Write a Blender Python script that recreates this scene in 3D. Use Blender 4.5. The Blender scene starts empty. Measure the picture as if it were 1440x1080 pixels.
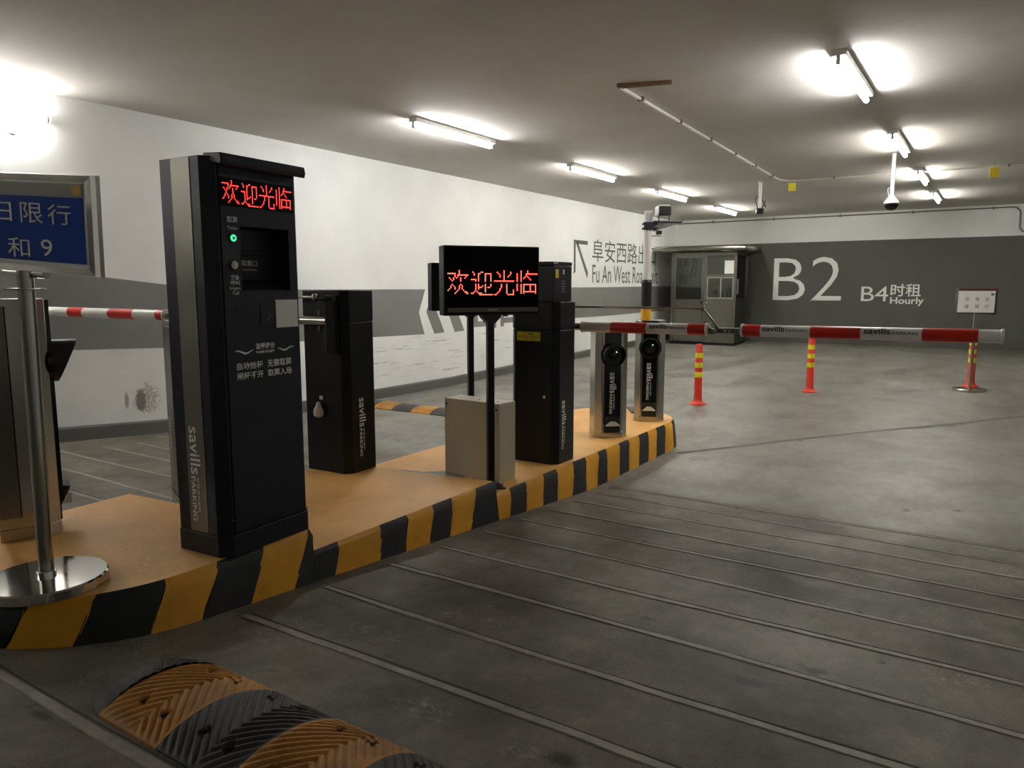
import bpy, bmesh, math, random
from mathutils import Vector, Matrix
random.seed(7)
S = bpy.context.scene
COL = S.collection
PI = math.pi
R_ = math.radians

# ------------------------------------------------------------------ camera
EYE = 1.5
YAW, PITCH = R_(33.1), math.atan(136 / 1041)
fw = Vector((-math.sin(YAW) * math.cos(PITCH), math.cos(YAW) * math.cos(PITCH), -math.sin(PITCH)))
rt = Vector((math.cos(YAW), math.sin(YAW), 0))
up = rt.cross(fw)
cam_d = bpy.data.cameras.new('camera')
cam_d.sensor_width = 36
cam_d.lens = 1041 / 1440 * 36
cam_d.clip_start = 0.02
cam = bpy.data.objects.new('camera', cam_d)
COL.objects.link(cam)
cam.matrix_world = Matrix(((rt.x, up.x, -fw.x, 0), (rt.y, up.y, -fw.y, 0), (rt.z, up.z, -fw.z, EYE), (0, 0, 0, 1)))
S.camera = cam

# ------------------------------------------------------------------ world, exposure
w = bpy.data.worlds.new('world')
S.world = w
w.use_nodes = True
w.node_tree.nodes['Background'].inputs[0].default_value = (1, .95, .88, 1)
w.node_tree.nodes['Background'].inputs[1].default_value = 0.0    # closed underground hall
S.view_settings.view_transform = 'Standard'
S.view_settings.look = 'None'
S.view_settings.exposure = 2.35
S.view_settings.gamma = 1.0
S.view_settings.use_curve_mapping = False
TUBE = 34.0          # strength of the fluorescent tubes


# ------------------------------------------------------------------ materials
def srgb(r, g, b):
    f = lambda c: (c / 255 / 12.92) if c <= 10 else ((c / 255 + .055) / 1.055) ** 2.4
    return (f(r), f(g), f(b), 1)


M = {}


def mat(name, col, rough=.5, metal=0., noise=0., nscale=8., bump=0., bscale=60., spec=.5, emit=None, estr=0., rvar=0., stretch=None):
    m = bpy.data.materials.new(name)
    m.use_nodes = True
    nt = m.node_tree
    b = nt.nodes['Principled BSDF']
    b.inputs['Base Color'].default_value = col
    b.inputs['Roughness'].default_value = rough
    b.inputs['Metallic'].default_value = metal
    b.inputs['Specular IOR Level'].default_value = spec
    tc = nt.nodes.new('ShaderNodeTexCoord')
    src = tc.outputs['Object']
    if stretch:
        mp = nt.nodes.new('ShaderNodeMapping')
        mp.inputs['Scale'].default_value = stretch
        nt.links.new(src, mp.inputs[0])
        src = mp.outputs[0]
    if noise or rvar:
        n = nt.nodes.new('ShaderNodeTexNoise')
        n.inputs['Scale'].default_value = nscale
        n.inputs['Detail'].default_value = 6
        n.inputs['Roughness'].default_value = .6
        nt.links.new(src, n.inputs['Vector'])
        if noise:
            r = nt.nodes.new('ShaderNodeMapRange')
            r.inputs['From Min'].default_value = .3
            r.inputs['From Max'].default_value = .7
            r.inputs['To Min'].default_value = 1 - noise
            r.inputs['To Max'].default_value = 1 + noise
            nt.links.new(n.outputs['Fac'], r.inputs['Value'])
            mx = nt.nodes.new('ShaderNodeVectorMath')
            mx.operation = 'SCALE'
            mx.inputs[0].default_value = col[:3]
            nt.links.new(r.outputs[0], mx.inputs['Scale'])
            nt.links.new(mx.outputs[0], b.inputs['Base Color'])
        if rvar:
            r = nt.nodes.new('ShaderNodeMapRange')
            r.inputs['From Min'].default_value = .3
            r.inputs['From Max'].default_value = .7
            r.inputs['To Min'].default_value = max(.03, rough - rvar)
            r.inputs['To Max'].default_value = rough + rvar
            nt.links.new(n.outputs['Fac'], r.inputs['Value'])
            nt.links.new(r.outputs[0], b.inputs['Roughness'])
    if bump:
        n2 = nt.nodes.new('ShaderNodeTexNoise')
        n2.inputs['Scale'].default_value = bscale
        n2.inputs['Detail'].default_value = 4
        nt.links.new(src, n2.inputs['Vector'])
        bp = nt.nodes.new('ShaderNodeBump')
        bp.inputs['Strength'].default_value = bump
        bp.inputs['Distance'].default_value = .01
        nt.links.new(n2.outputs['Fac'], bp.inputs['Height'])
        nt.links.new(bp.outputs[0], b.inputs['Normal'])
    if emit:
        b.inputs['Emission Color'].default_value = emit
        b.inputs['Emission Strength'].default_value = estr
    M[name] = m
    return m


def floor_mat():
    m = bpy.data.materials.new('floor_concrete')
    m.use_nodes = True
    nt = m.node_tree
    b = nt.nodes['Principled BSDF']
    L = nt.links.new
    tc = nt.nodes.new('ShaderNodeTexCoord')

    def noise(scale, detail=6, rough=.6, vec=None):
        n = nt.nodes.new('ShaderNodeTexNoise')
        n.inputs['Scale'].default_value = scale
        n.inputs['Detail'].default_value = detail
        n.inputs['Roughness'].default_value = rough
        L(vec or tc.outputs['Object'], n.inputs['Vector'])
        return n.outputs['Fac']

    def ramp(fac, stops):
        r = nt.nodes.new('ShaderNodeValToRGB')
        e = r.color_ramp.elements
        e[0].position, e[0].color = stops[0]
        e[1].position, e[1].color = stops[1]
        for p, c in stops[2:]:
            x = e.new(p)
            x.color = c
        L(fac, r.inputs[0])
        return r.outputs[0]

    def mix(a, c, fac, mode='MIX'):
        x = nt.nodes.new('ShaderNodeMix')
        x.data_type = 'RGBA'
        x.blend_type = mode
        for s, v in ((6, a), (7, c), (0, fac)):
            if isinstance(v, (int, float)):
                x.inputs[s].default_value = v
            elif isinstance(v, tuple):
                x.inputs[s].default_value = v
            else:
                L(v, x.inputs[s])
        return x.outputs[2]
    # the ramp slab is a coarse brown grey concrete, the hall floor a smoother sealed coat
    sep = nt.nodes.new('ShaderNodeSeparateXYZ')
    L(tc.outputs['Object'], sep.inputs[0])
    wob = nt.nodes.new('ShaderNodeMath')
    wob.operation = 'MULTIPLY_ADD'
    wob.inputs[1].default_value = .5
    L(noise(1.3, 3), wob.inputs[0])
    L(sep.outputs['Y'], wob.inputs[2])
    hall = nt.nodes.new('ShaderNodeMapRange')
    hall.inputs['From Min'].default_value = 5.1
    hall.inputs['From Max'].default_value = 5.5
    L(wob.outputs[0], hall.inputs['Value'])
    rampc = ramp(noise(2.2, 8, .65), [(.30, (.105, .093, .070, 1)), (.70, (.235, .212, .166, 1))])
    hallc = ramp(noise(1.1, 8, .62), [(.32, (.20, .196, .172, 1)), (.68, (.285, .279, .246, 1))])
    c = mix(rampc, hallc, hall.outputs[0])
    # darker oily stains and pale dusty rubbed patches
    mp = nt.nodes.new('ShaderNodeMapping')
    mp.inputs['Scale'].default_value = (1.5, .8, 1)
    L(tc.outputs['Object'], mp.inputs[0])
    st = ramp(noise(.9, 8, .70, mp.outputs[0]), [(.47, (1, 1, 1, 1)), (.66, (.48, .45, .40, 1))])
    c = mix(c, st, .85, 'MULTIPLY')
    st2 = ramp(noise(9, 6, .7, mp.outputs[0]), [(.35, (.78, .78, .77, 1)), (.65, (1.2, 1.2, 1.2, 1))])
    c = mix(c, st2, .7, 'MULTIPLY')
    sp = ramp(noise(5.5, 3, .5), [(.69, (0, 0, 0, 1)), (.74, (1, 1, 1, 1))])
    c = mix(c, (.035, .030, .025, 1), sp)
    grit = ramp(noise(150, 2, .7), [(.3, (.72, .72, .72, 1)), (.7, (1.25, 1.25, 1.25, 1))])
    c = mix(c, grit, .55, 'MULTIPLY')
    pale = nt.nodes.new('ShaderNodeMath')
    pale.operation = 'MULTIPLY'
    L(ramp(noise(1.7, 5, .6), [(.58, (0, 0, 0, 1)), (.7, (1, 1, 1, 1))]), pale.inputs[0])
    L(ramp(noise(70, 3, .7), [(.55, (0, 0, 0, 1)), (.66, (1, 1, 1, 1))]), pale.inputs[1])
    c = mix(c, (.42, .40, .36, 1), pale.outputs[0])
    # oil drips and tyre grime, each where it lies
    def spot(x, y, rx, ry, amp=1.0):
        mp_ = nt.nodes.new('ShaderNodeMapping')
        mp_.vector_type = 'TEXTURE'
        mp_.inputs['Location'].default_value = (x, y, 0)
        mp_.inputs['Scale'].default_value = (rx, ry, 100)
        L(tc.outputs['Object'], mp_.inputs[0])
        ln = nt.nodes.new('ShaderNodeVectorMath')
        ln.operation = 'LENGTH'
        L(mp_.outputs[0], ln.inputs[0])
        ad = nt.nodes.new('ShaderNodeMath')
        ad.operation = 'MULTIPLY_ADD'
        ad.inputs[1].default_value = 1.7
        L(noise(7, 7, .7), ad.inputs[0])
        L(ln.outputs['Value'], ad.inputs[2])
        r = nt.nodes.new('ShaderNodeMapRange')
        r.interpolation_type = 'SMOOTHSTEP'
        r.inputs['From Min'].default_value = 1.95
        r.inputs['From Max'].default_value = 1.25
        r.inputs['To Max'].default_value = amp
        L(ad.outputs[0], r.inputs['Value'])
        return r.outputs[0]
    for x, y, rx, ry, am in SPOTS:
        c = mix(c, (.034, .028, .021, 1), spot(x, y, rx, ry, am))
    for x, y, rx, ry, am in DUST:
        fine = nt.nodes.new('ShaderNodeMath')
        fine.operation = 'MULTIPLY'
        L(spot(x, y, rx, ry, am), fine.inputs[0])
        L(ramp(noise(38, 5, .8), [(.50, (0, 0, 0, 1)), (.62, (1, 1, 1, 1))]), fine.inputs[1])
        c = mix(c, (.46, .44, .40, 1), fine.outputs[0])
    L(c, b.inputs['Base Color'])
    rr = nt.nodes.new('ShaderNodeMapRange')
    rr.inputs['From Min'].default_value = .35
    rr.inputs['From Max'].default_value = .65
    rr.inputs['To Min'].default_value = .30
    rr.inputs['To Max'].default_value = .52
    L(noise(1.6, 6), rr.inputs['Value'])
    add = nt.nodes.new('ShaderNodeMath')
    add.operation = 'MULTIPLY_ADD'
    add.inputs[1].default_value = -.16
    L(hall.outputs[0], add.inputs[0])
    ad2 = nt.nodes.new('ShaderNodeMath')
    ad2.operation = 'ADD'
    ad2.inputs[1].default_value = .16
    L(rr.outputs[0], ad2.inputs[0])
    L(ad2.outputs[0], add.inputs[2])
    L(add.outputs[0], b.inputs['Roughness'])
    bp = nt.nodes.new('ShaderNodeBump')
    bp.inputs['Strength'].default_value = .35
    bp.inputs['Distance'].default_value = .006
    L(noise(90, 4, .7), bp.inputs['Height'])
    L(bp.outputs[0], b.inputs['Normal'])
    M['floor'] = m


SPOTS = [(-0.62, 2.39, 0.09, 0.05, 0.85), (-0.76, 2.47, 0.35, 0.22, 0.55), (-0.89, 1.61, 0.06, 0.05, 0.90), (-1.32, 1.71, 0.30, 0.20, 0.35), (-0.92, 4.79, 0.25, 0.35, 0.50), (-0.89, 3.86, 0.30, 0.35, 0.60), (-0.71, 3.45, 0.25, 0.22, 0.60), (-1.76, 3.93, 0.35, 0.25, 0.35), (-1.48, 2.49, 0.35, 0.20, 0.40), (-2.18, 0.91, 0.06, 0.02, 0.80), (-2.01, 0.95, 0.05, 0.03, 0.60), (-2.01, 1.96, 0.30, 0.25, 0.50), (-2.12, 6.25, 0.12, 0.12, 0.40), (-1.15, 2.97, 0.06, 0.04, 0.70), (-1.10, 2.70, 0.05, 0.03, 0.60)]
DUST = [(-2.00, 5.33, 0.08, 0.06, 0.50), (-2.14, 1.68, 0.16, 0.10, 0.40), (-1.35, 1.60, 0.15, 0.08, 0.40), (-0.97, 1.58, 0.10, 0.05, 0.55), (-1.85, 1.92, 0.20, 0.06, 0.30)]
floor_mat()
mat('strip', (.30, .280, .234, 1), .55, noise=.25, nscale=14, bump=.3)
mat('crack', (.075, .068, .058, 1), .8)
mat('joint', (.115, .108, .092, 1), .7, noise=.4, nscale=20)
mat('wall_white', srgb(227, 229, 227), .75, noise=.05, nscale=1.6, bump=.12, bscale=9)
mat('wall_grey', srgb(122, 122, 120), .7, noise=.06, nscale=2.5, bump=.06, bscale=12)
mat('wall_dark', srgb(92, 92, 90), .7, noise=.06, nscale=2.5, bump=.05, bscale=12)
mat('wall_dark2', srgb(88, 88, 84), .7, noise=.08, nscale=1.7, bump=.05, bscale=12)
mat('ceiling', srgb(199, 196, 190), .85, noise=.06, nscale=1.3, bump=.5, bscale=3.2)
mat('scuff', srgb(120, 117, 110), .9, noise=.3, nscale=30)
mat('hole', srgb(96, 92, 86), .9, noise=.5, nscale=26)
mat('island_top', srgb(238, 182, 104), .55, noise=.10, nscale=3.5, bump=.25, bscale=45)
mat('kerb_yellow', srgb(232, 166, 36), .5, noise=.14, nscale=6, bump=.25, bscale=30)
mat('kerb_black', srgb(38, 40, 42), .6, noise=.25, nscale=9, bump=.3, bscale=30)
mat('patch_grey', srgb(150, 148, 140), .7, noise=.1)
mat('navy_coat', srgb(28, 32, 41), .40, noise=.08, nscale=5, bump=.08, bscale=400, spec=.36)
mat('black_coat', srgb(11, 11, 12), .38, noise=.08, nscale=6, bump=.08, bscale=400, spec=.32)
mat('black_plastic', srgb(20, 20, 21), .45)
mat('black_gloss', srgb(10, 10, 12), .12)
mat('seam', srgb(8, 8, 9), .7)
mat('steel', (.43, .412, .372, 1), .22, metal=1)
mat('steel_dark', (.19, .182, .158, 1), .30, metal=1, noise=.08, nscale=3)
mat('steel_strip', (.20, .187, .158, 1), .42, metal=1, noise=.06, nscale=60, stretch=(6, 6, .1))
mat('chrome', (.72, .70, .67, 1), .10, metal=1, rvar=.04, nscale=12)
mat('bracket_grey', srgb(120, 119, 116), .5)
mat('strip_grey', srgb(112, 107, 98), .5)
mat('zinc', (.45, .44, .42, 1), .35, metal=1)
mat('beige_coat', srgb(192, 184, 160), .5, noise=.03, nscale=4, bump=.06, bscale=300)
mat('print_white', srgb(238, 238, 236), .6)
mat('print_grey', srgb(70, 70, 72), .6)
mat('print_steel', srgb(92, 92, 92), .6)
mat('paper', srgb(236, 236, 232), .6)
mat('sticker_grey', srgb(150, 148, 145), .6)
mat('sticker_yellow', srgb(216, 196, 30), .5)
mat('sticker_ink', srgb(40, 38, 20), .6)
mat('sign_blue', srgb(38, 80, 178), .16, noise=.05)
mat('sign_header', srgb(186, 184, 180), .16)
mat('gold', srgb(214, 168, 42), .3)
mat('boom_white', srgb(226, 224, 220), .35, noise=.03)
mat('boom_red', srgb(196, 40, 22), .35, noise=.06, nscale=20)
mat('cap_white', srgb(232, 228, 214), .5)
mat('post_red', srgb(226, 62, 40), .5, noise=.06)
mat('post_yellow', srgb(240, 226, 40), .35)
mat('sign_maroon', srgb(96, 44, 48), .5)
mat('pole_white', srgb(225, 222, 220), .4)
mat('sleeve_yellow', srgb(228, 172, 30), .5)
mat('rubber_black', srgb(72, 69, 65), .55, noise=.2, nscale=12, rvar=.1)
mat('rubber_yellow', srgb(186, 132, 58), .55, noise=.42, nscale=7, rvar=.1)
mat('lens', (.01, .012, .015, 1), .06)
mat('lamp_white', srgb(236, 232, 220), .3)
mat('reader', srgb(14, 14, 15), .25)
mat('led_back', srgb(5, 4, 4), .6, spec=.1)
mat('led_red', (.3, .01, .01, 1), .5, emit=(1, .035, .03, 1), estr=.95)
mat('led_red_big', (.3, .01, .01, 1), .5, emit=(1, .07, .045, 1), estr=1.15)
mat('led_green', (.02, .3, .08, 1), .4, emit=(.05, 1, .35, 1), estr=.3)
mat('led_dot_green', (.02, .3, .1, 1), .4, emit=(.4, 1, .7, 1), estr=.4)
mat('tube_cool', (.9, .9, .9, 1), .4, emit=(1, .985, .975, 1), estr=TUBE * .85)
mat('tube_wall', (.9, .9, .9, 1), .4, emit=(1, .97, .94, 1), estr=TUBE * .5)
mat('tube_warm', (.9, .9, .9, 1), .4, emit=(1, .96, .88, 1), estr=TUBE * .75)
mat('batten', srgb(222, 220, 214), .5)
mat('conduit', srgb(196, 192, 184), .45, noise=.08)
mat('conduit_dark', srgb(120, 114, 104), .45, metal=.4)
mat('rust', srgb(120, 92, 58), .7, noise=.4, nscale=20)
mat('tag_yellow', srgb(228, 206, 40), .6)
mat('curtain', srgb(150, 150, 146), .8)
mat('bag', srgb(214, 208, 198), .5, noise=.06, nscale=30)


def glass_mat():
    m = bpy.data.materials.new('booth_glass')
    m.use_nodes = True
    nt = m.node_tree
    nt.nodes.remove(nt.nodes['Principled BSDF'])
    out = nt.nodes['Material Output']
    t = nt.nodes.new('ShaderNodeBsdfTransparent')
    t.inputs[0].default_value = (.62, .64, .62, 1)
    g = nt.nodes.new('ShaderNodeBsdfGlossy')
    g.inputs['Roughness'].default_value = .03
    g.inputs[0].default_value = (.9, .9, .88, 1)
    fr = nt.nodes.new('ShaderNodeFresnel')
    fr.inputs[0].default_value = 1.7
    mx = nt.nodes.new('ShaderNodeMixShader')
    nt.links.new(fr.outputs[0], mx.inputs[0])
    nt.links.new(t.outputs[0], mx.inputs[1])
    nt.links.new(g.outputs[0], mx.inputs[2])
    nt.links.new(mx.outputs[0], out.inputs[0])
    M['glass'] = m


glass_mat()


def worn_wall():
    """white wall paint with rubbed and knocked spots and long tyre-height scrapes (their own shapes on the wall)"""
    m = M['wall_white'].copy()
    m.name = 'wall_worn'
    nt = m.node_tree
    L = nt.links.new
    b = nt.nodes['Principled BSDF']
    base = b.inputs['Base Color'].links[0].from_socket
    tc = nt.nodes.new('ShaderNodeTexCoord')

    def math_(op, a, c=None):
        x = nt.nodes.new('ShaderNodeMath')
        x.operation = op
        for k, v in ((0, a), (1, c)):
            if isinstance(v, (int, float)):
                x.inputs[k].default_value = v
            elif v is not None:
                L(v, x.inputs[k])
        return x.outputs[0]

    def noise(scale, detail, vec):
        n = nt.nodes.new('ShaderNodeTexNoise')
        n.inputs['Scale'].default_value = scale
        n.inputs['Detail'].default_value = detail
        n.inputs['Roughness'].default_value = .65
        L(vec, n.inputs['Vector'])
        return n.outputs['Fac']

    def smooth(v, a, c):
        r = nt.nodes.new('ShaderNodeMapRange')
        r.interpolation_type = 'SMOOTHSTEP'
        r.inputs['From Min'].default_value = a
        r.inputs['From Max'].default_value = c
        L(v, r.inputs['Value'])
        return r.outputs[0]

    def mapped(loc, sc):
        mp = nt.nodes.new('ShaderNodeMapping')
        mp.vector_type = 'TEXTURE'
        mp.inputs['Location'].default_value = loc
        mp.inputs['Scale'].default_value = sc
        L(tc.outputs['Object'], mp.inputs[0])
        return mp.outputs[0]

    def spot(y, z, ry, rz, soft):
        ln = nt.nodes.new('ShaderNodeVectorMath')
        ln.operation = 'LENGTH'
        L(mapped((XL, y, z), (1, ry, rz)), ln.inputs[0])
        wob = math_('MULTIPLY', math_('SUBTRACT', noise(22, 5, tc.outputs['Object']), .5), soft)
        return smooth(math_('ADD', ln.outputs['Value'], wob), 1.0, .62)

    def over(col, c, fac):
        x = nt.nodes.new('ShaderNodeMix')
        x.data_type = 'RGBA'
        L(col, x.inputs[6])
        x.inputs[7].default_value = c
        L(fac, x.inputs[0])
        return x.outputs[2]
    col = base
    sp = smooth(noise(60, 4, tc.outputs['Object']), .36, .60)
    col = over(col, (.30, .28, .25, 1), math_('MULTIPLY', spot(4.09, .41, .15, .17, 1.5), sp))
    col = over(col, (.13, .12, .105, 1), math_('MULTIPLY', spot(4.035, .40, .06, .13, .9), .85))
    col = over(col, (.28, .25, .21, 1), math_('MULTIPLY', spot(3.895, .415, .026, .095, .5), .85))
    low = math_('MULTIPLY', spot(8.6, .52, 2.6, .36, .6), 1.0)
    mp = nt.nodes.new('ShaderNodeMapping')
    mp.inputs['Rotation'].default_value = (R_(-4), 0, 0)
    mp.inputs['Scale'].default_value = (1, 1.1, 26)
    L(tc.outputs['Object'], mp.inputs[0])
    scr = smooth(noise(1.6, 4, mp.outputs[0]), .57, .68)
    col = over(col, (.16, .15, .14, 1), math_('MULTIPLY', math_('MULTIPLY', scr, low), .65))
    low2 = spot(3.6, .62, 1.1, .34, .6)
    scr2 = smooth(noise(2.6, 6, mp.outputs[0]), .64, .72)
    col = over(col, (.2, .19, .17, 1), math_('MULTIPLY', math_('MULTIPLY', scr2, low2), .45))
    L(col, b.inputs['Base Color'])
    M['wall_worn'] = m


XL = -6.985
worn_wall()


# ------------------------------------------------------------------ helpers
class MB:
    """collects shapes; build() links them as ONE mesh object"""

    def __init__(s):
        s.v, s.f, s.m = [], [], []

    def add(s, vs, fs, mi=0):
        o = len(s.v)
        s.v += [tuple(v) for v in vs]
        for f in fs:
            s.f.append(tuple(o + i for i in f))
            s.m.append(mi)
        return s

    def box(s, x0, x1, y0, y1, z0, z1, mi=0):
        v = [(x0, y0, z0), (x1, y0, z0), (x1, y1, z0), (x0, y1, z0), (x0, y0, z1), (x1, y0, z1), (x1, y1, z1), (x0, y1, z1)]
        return s.add(v, [(0, 3, 2, 1), (4, 5, 6, 7), (0, 1, 5, 4), (1, 2, 6, 5), (2, 3, 7, 6), (3, 0, 4, 7)], mi)

    def prism(s, poly, z0, z1, mi=0, caps=True):
        n = len(poly)
        v = [(p[0], p[1], z0) for p in poly] + [(p[0], p[1], z1) for p in poly]
        f = [(i, (i + 1) % n, n + (i + 1) % n, n + i) for i in range(n)]
        if caps:
            f += [tuple(range(n - 1, -1, -1)), tuple(range(n, 2 * n))]
        return s.add(v, f, mi)

    def plate(s, poly, y0, y1, mi=0):
        """polygon in x,z (counter-clockwise seen from -y) extruded from y0 (front) to y1 (back)"""
        n = len(poly)
        v = [(p[0], y0, p[1]) for p in poly] + [(p[0], y1, p[1]) for p in poly]
        f = [tuple(range(n)), tuple(range(2 * n - 1, n - 1, -1))]
        f += [((i + 1) % n, i, n + i, n + (i + 1) % n) for i in range(n)]
        return s.add(v, f, mi)

    def cyl(s, p0, p1, r0, r1=None, n=20, mi=0, caps=True):
        p0, p1 = Vector(p0), Vector(p1)
        r1 = r0 if r1 is None else r1
        d = (p1 - p0).normalized()
        a = d.orthogonal().normalized()
        b = d.cross(a)
        v = []
        for p, r in ((p0, r0), (p1, r1)):
            v += [p + a * (math.cos(2 * PI * k / n) * r) + b * (math.sin(2 * PI * k / n) * r) for k in range(n)]
        f = [(k, (k + 1) % n, n + (k + 1) % n, n + k) for k in range(n)]
        if caps:
            f += [tuple(range(n - 1, -1, -1)), tuple(range(n, 2 * n))]
        return s.add(v, f, mi)

    def lathe(s, prof, c=(0, 0, 0), n=32, mi=0):
        """profile of (radius, z)"""
        v, f = [], []
        for r, z in prof:
            v += [(c[0] + r * math.cos(2 * PI * k / n), c[1] + r * math.sin(2 * PI * k / n), c[2] + z) for k in range(n)]
        for j in range(len(prof) - 1):
            for k in range(n):
                k2 = (k + 1) % n
                f.append((j * n + k, j * n + k2, (j + 1) * n + k2, (j + 1) * n + k))
        f += [tuple(range(n - 1, -1, -1)), tuple(range((len(prof) - 1) * n, len(prof) * n))]
        return s.add(v, f, mi)

    def tube(s, pts, r, n=10, mi=0):
        pts = [Vector(p) for p in pts]
        rings, prev = [], None
        for i, p in enumerate(pts):
            d = (pts[min(i + 1, len(pts) - 1)] - pts[max(i - 1, 0)]).normalized()
            a = d.orthogonal().normalized() if prev is None else (prev - d * prev.dot(d)).normalized()
            prev = a
            b = d.cross(a)
            rings.append([p + a * (math.cos(2 * PI * k / n) * r) + b * (math.sin(2 * PI * k / n) * r) for k in range(n)])
        v = [q for rg in rings for q in rg]
        f = []
        for j in range(len(pts) - 1):
            for k in range(n):
                k2 = (k + 1) % n
                f.append((j * n + k, j * n + k2, (j + 1) * n + k2, (j + 1) * n + k))
        f += [tuple(range(n - 1, -1, -1)), tuple(range((len(pts) - 1) * n, len(pts) * n))]
        return s.add(v, f, mi)

    def build(s, name, mats, parent=None, bevel=0., smooth=40, label=None):
        me = bpy.data.meshes.new(name)
        me.from_pydata(s.v, [], s.f)
        for m in ([mats] if isinstance(mats, str) else mats):
            me.materials.append(M[m])
        me.polygons.foreach_set('material_index', s.m)
        bm = bmesh.new()
        bm.from_mesh(me)
        bmesh.ops.recalc_face_normals(bm, faces=bm.faces)
        bm.to_mesh(me)
        bm.free()
        if smooth:
            me.shade_smooth()
            me.set_sharp_from_angle(angle=R_(smooth))
        o = bpy.data.objects.new(name, me)
        COL.objects.link(o)
        o.parent = parent
        if bevel:
            b = o.modifiers.new('bevel', 'BEVEL')
            b.width = bevel
            b.segments = 2
            b.limit_method = 'ANGLE'
            b.angle_limit = R_(35)
            b.harden_normals = False
        if label:
            o['label'] = label
        return o


def tag(o, label, cat, group=None):
    o['label'] = label
    o['category'] = cat
    if group:
        o['group'] = group
    return o


def thing(name, label, cat, loc=(0, 0, 0), rz=0., group=None):
    o = bpy.data.objects.new(name, None)
    o.empty_display_size = .1
    COL.objects.link(o)
    o.location = loc
    o.rotation_euler = (0, 0, rz)
    return tag(o, label, cat, group)


def structure(o):
    o['kind'] = 'structure'
    return o


_tx = {}


def text_geo(body, bold=0., spacing=1., shear=0.):
    key = (body, bold, spacing, shear)
    if key not in _tx:
        c = bpy.data.curves.new('t', 'FONT')
        c.body, c.size, c.offset, c.resolution_u = body, 1, bold, 3
        c.space_character, c.shear = spacing, shear
        o = bpy.data.objects.new('t', c)
        COL.objects.link(o)
        dg = bpy.context.evaluated_depsgraph_get()
        ev = o.evaluated_get(dg)
        me = ev.to_mesh()
        vs = [(v.co.x, v.co.y) for v in me.vertices]
        fs = [tuple(p.vertices) for p in me.polygons]
        ev.to_mesh_clear()
        bpy.data.objects.remove(o)
        bpy.data.curves.remove(c)
        x0, x1 = min(v[0] for v in vs), max(v[0] for v in vs)
        y0, y1 = min(v[1] for v in vs), max(v[1] for v in vs)
        _tx[key] = ([((x - x0) / (x1 - x0), (y - y0) / (y1 - y0)) for x, y in vs], fs, (x1 - x0) / (y1 - y0))
    return _tx[key]


def sliced(vs, fs, n=7):
    bm = bmesh.new()
    bv = [bm.verts.new((x, y, 0)) for x, y in vs]
    for f in fs:
        try:
            bm.faces.new([bv[i] for i in f])
        except ValueError:
            pass
    for k in range(1, n):
        bmesh.ops.bisect_plane(bm, geom=bm.verts[:] + bm.edges[:] + bm.faces[:], plane_co=(0, k / n, 0), plane_no=(0, 1, 0))
    bm.verts.index_update()
    out = [(v.co.x, v.co.y) for v in bm.verts], [tuple(v.index for v in f.verts) for f in bm.faces]
    bm.free()
    return out


def lettering(parent, items, mname, fn, name='lettering', label=None, curved=False):
    """items: (string, u0, u1, v0, v1[, bold]); fn maps u,v to a local point. One printed word = one part"""
    for it in items:
        mb = MB()
        vs, fs, asp = text_geo(it[0], it[5] if len(it) > 5 else 0.)
        if curved:
            vs, fs = sliced(vs, fs)
        u0, u1, v0, v1 = it[1:5]
        mb.add([fn(u0 + x * (u1 - u0), v0 + y * (v1 - v0)) for x, y in vs], fs)
        mb.build(name, mname, parent, smooth=0, label=label)


def plane(o, u, v):
    o, u, v = Vector(o), Vector(u), Vector(v)
    return lambda a, b: tuple(o + u * a + v * b)


def maker_legend(L, H):
    """the parking operator's legend as it runs along the equipment: big word, small caps word, tiny line"""
    return [('savills', 0, .50 * L, 0, H * .98, .012), ('PARKING', .525 * L, L, 0, .42 * H, .012), ('智慧停车服务', .53 * L, .90 * L, .56 * H, .76 * H)]


def fl(Y):
    return 0.076 * max(0, 4.85 - Y) + 0.022 * max(0, Y - 9)


# ------------------------------------------------------------------ the setting
XL, YB, ZC = -6.985, 18.3, 3.16
XR, YF = 7.0, -9.0
ys = [YF, -6, -3, 0, 2, 4, 4.6, 4.75, 4.85, 4.95, 5.1, 6, 8, 9, 11, 14, 16, YB + .1]
xs = [XL - .1 + (XR - XL + .2) * k / 14 for k in range(15)]
mb = MB()
n = len(xs)
fz = lambda y: fl(y) if abs(y - 4.85) > .2 else .076 * (5.05 - y) ** 2 / .8   # eased foot of the ramp
mb.add([(x, y, fz(y)) for y in ys for x in xs], [(j * n + i, j * n + i + 1, (j + 1) * n + i + 1, (j + 1) * n + i) for j in range(len(ys) - 1) for i in range(n - 1)])
floor = structure(mb.build('floor', 'floor', smooth=30))


def strip(y, x0, x1, wd, m='strip', h=.004):
    mb = MB()
    N = 24
    V = []
    for i in range(N + 1):
        x = x0 + (x1 - x0) * i / N
        dy = .012 * math.sin(x * 1.7 + y * 9) + random.uniform(-.003, .003)
        hw = wd / 2 * random.uniform(.85, 1.15)
        for k, hz in ((-1.0, -.004), (-.8, h), (.8, h), (1.0, -.004)):
            yy = y + dy + k * hw
            V.append((x, yy, fz(yy) + hz))
    F = [(i * 4 + k, (i + 1) * 4 + k, (i + 1) * 4 + k + 1, i * 4 + k + 1) for i in range(N) for k in range(3)]
    mb.add(V, F)
    mb.build('groove_strip' if m == 'strip' else 'groove_line', m, floor, smooth=0)


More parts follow.
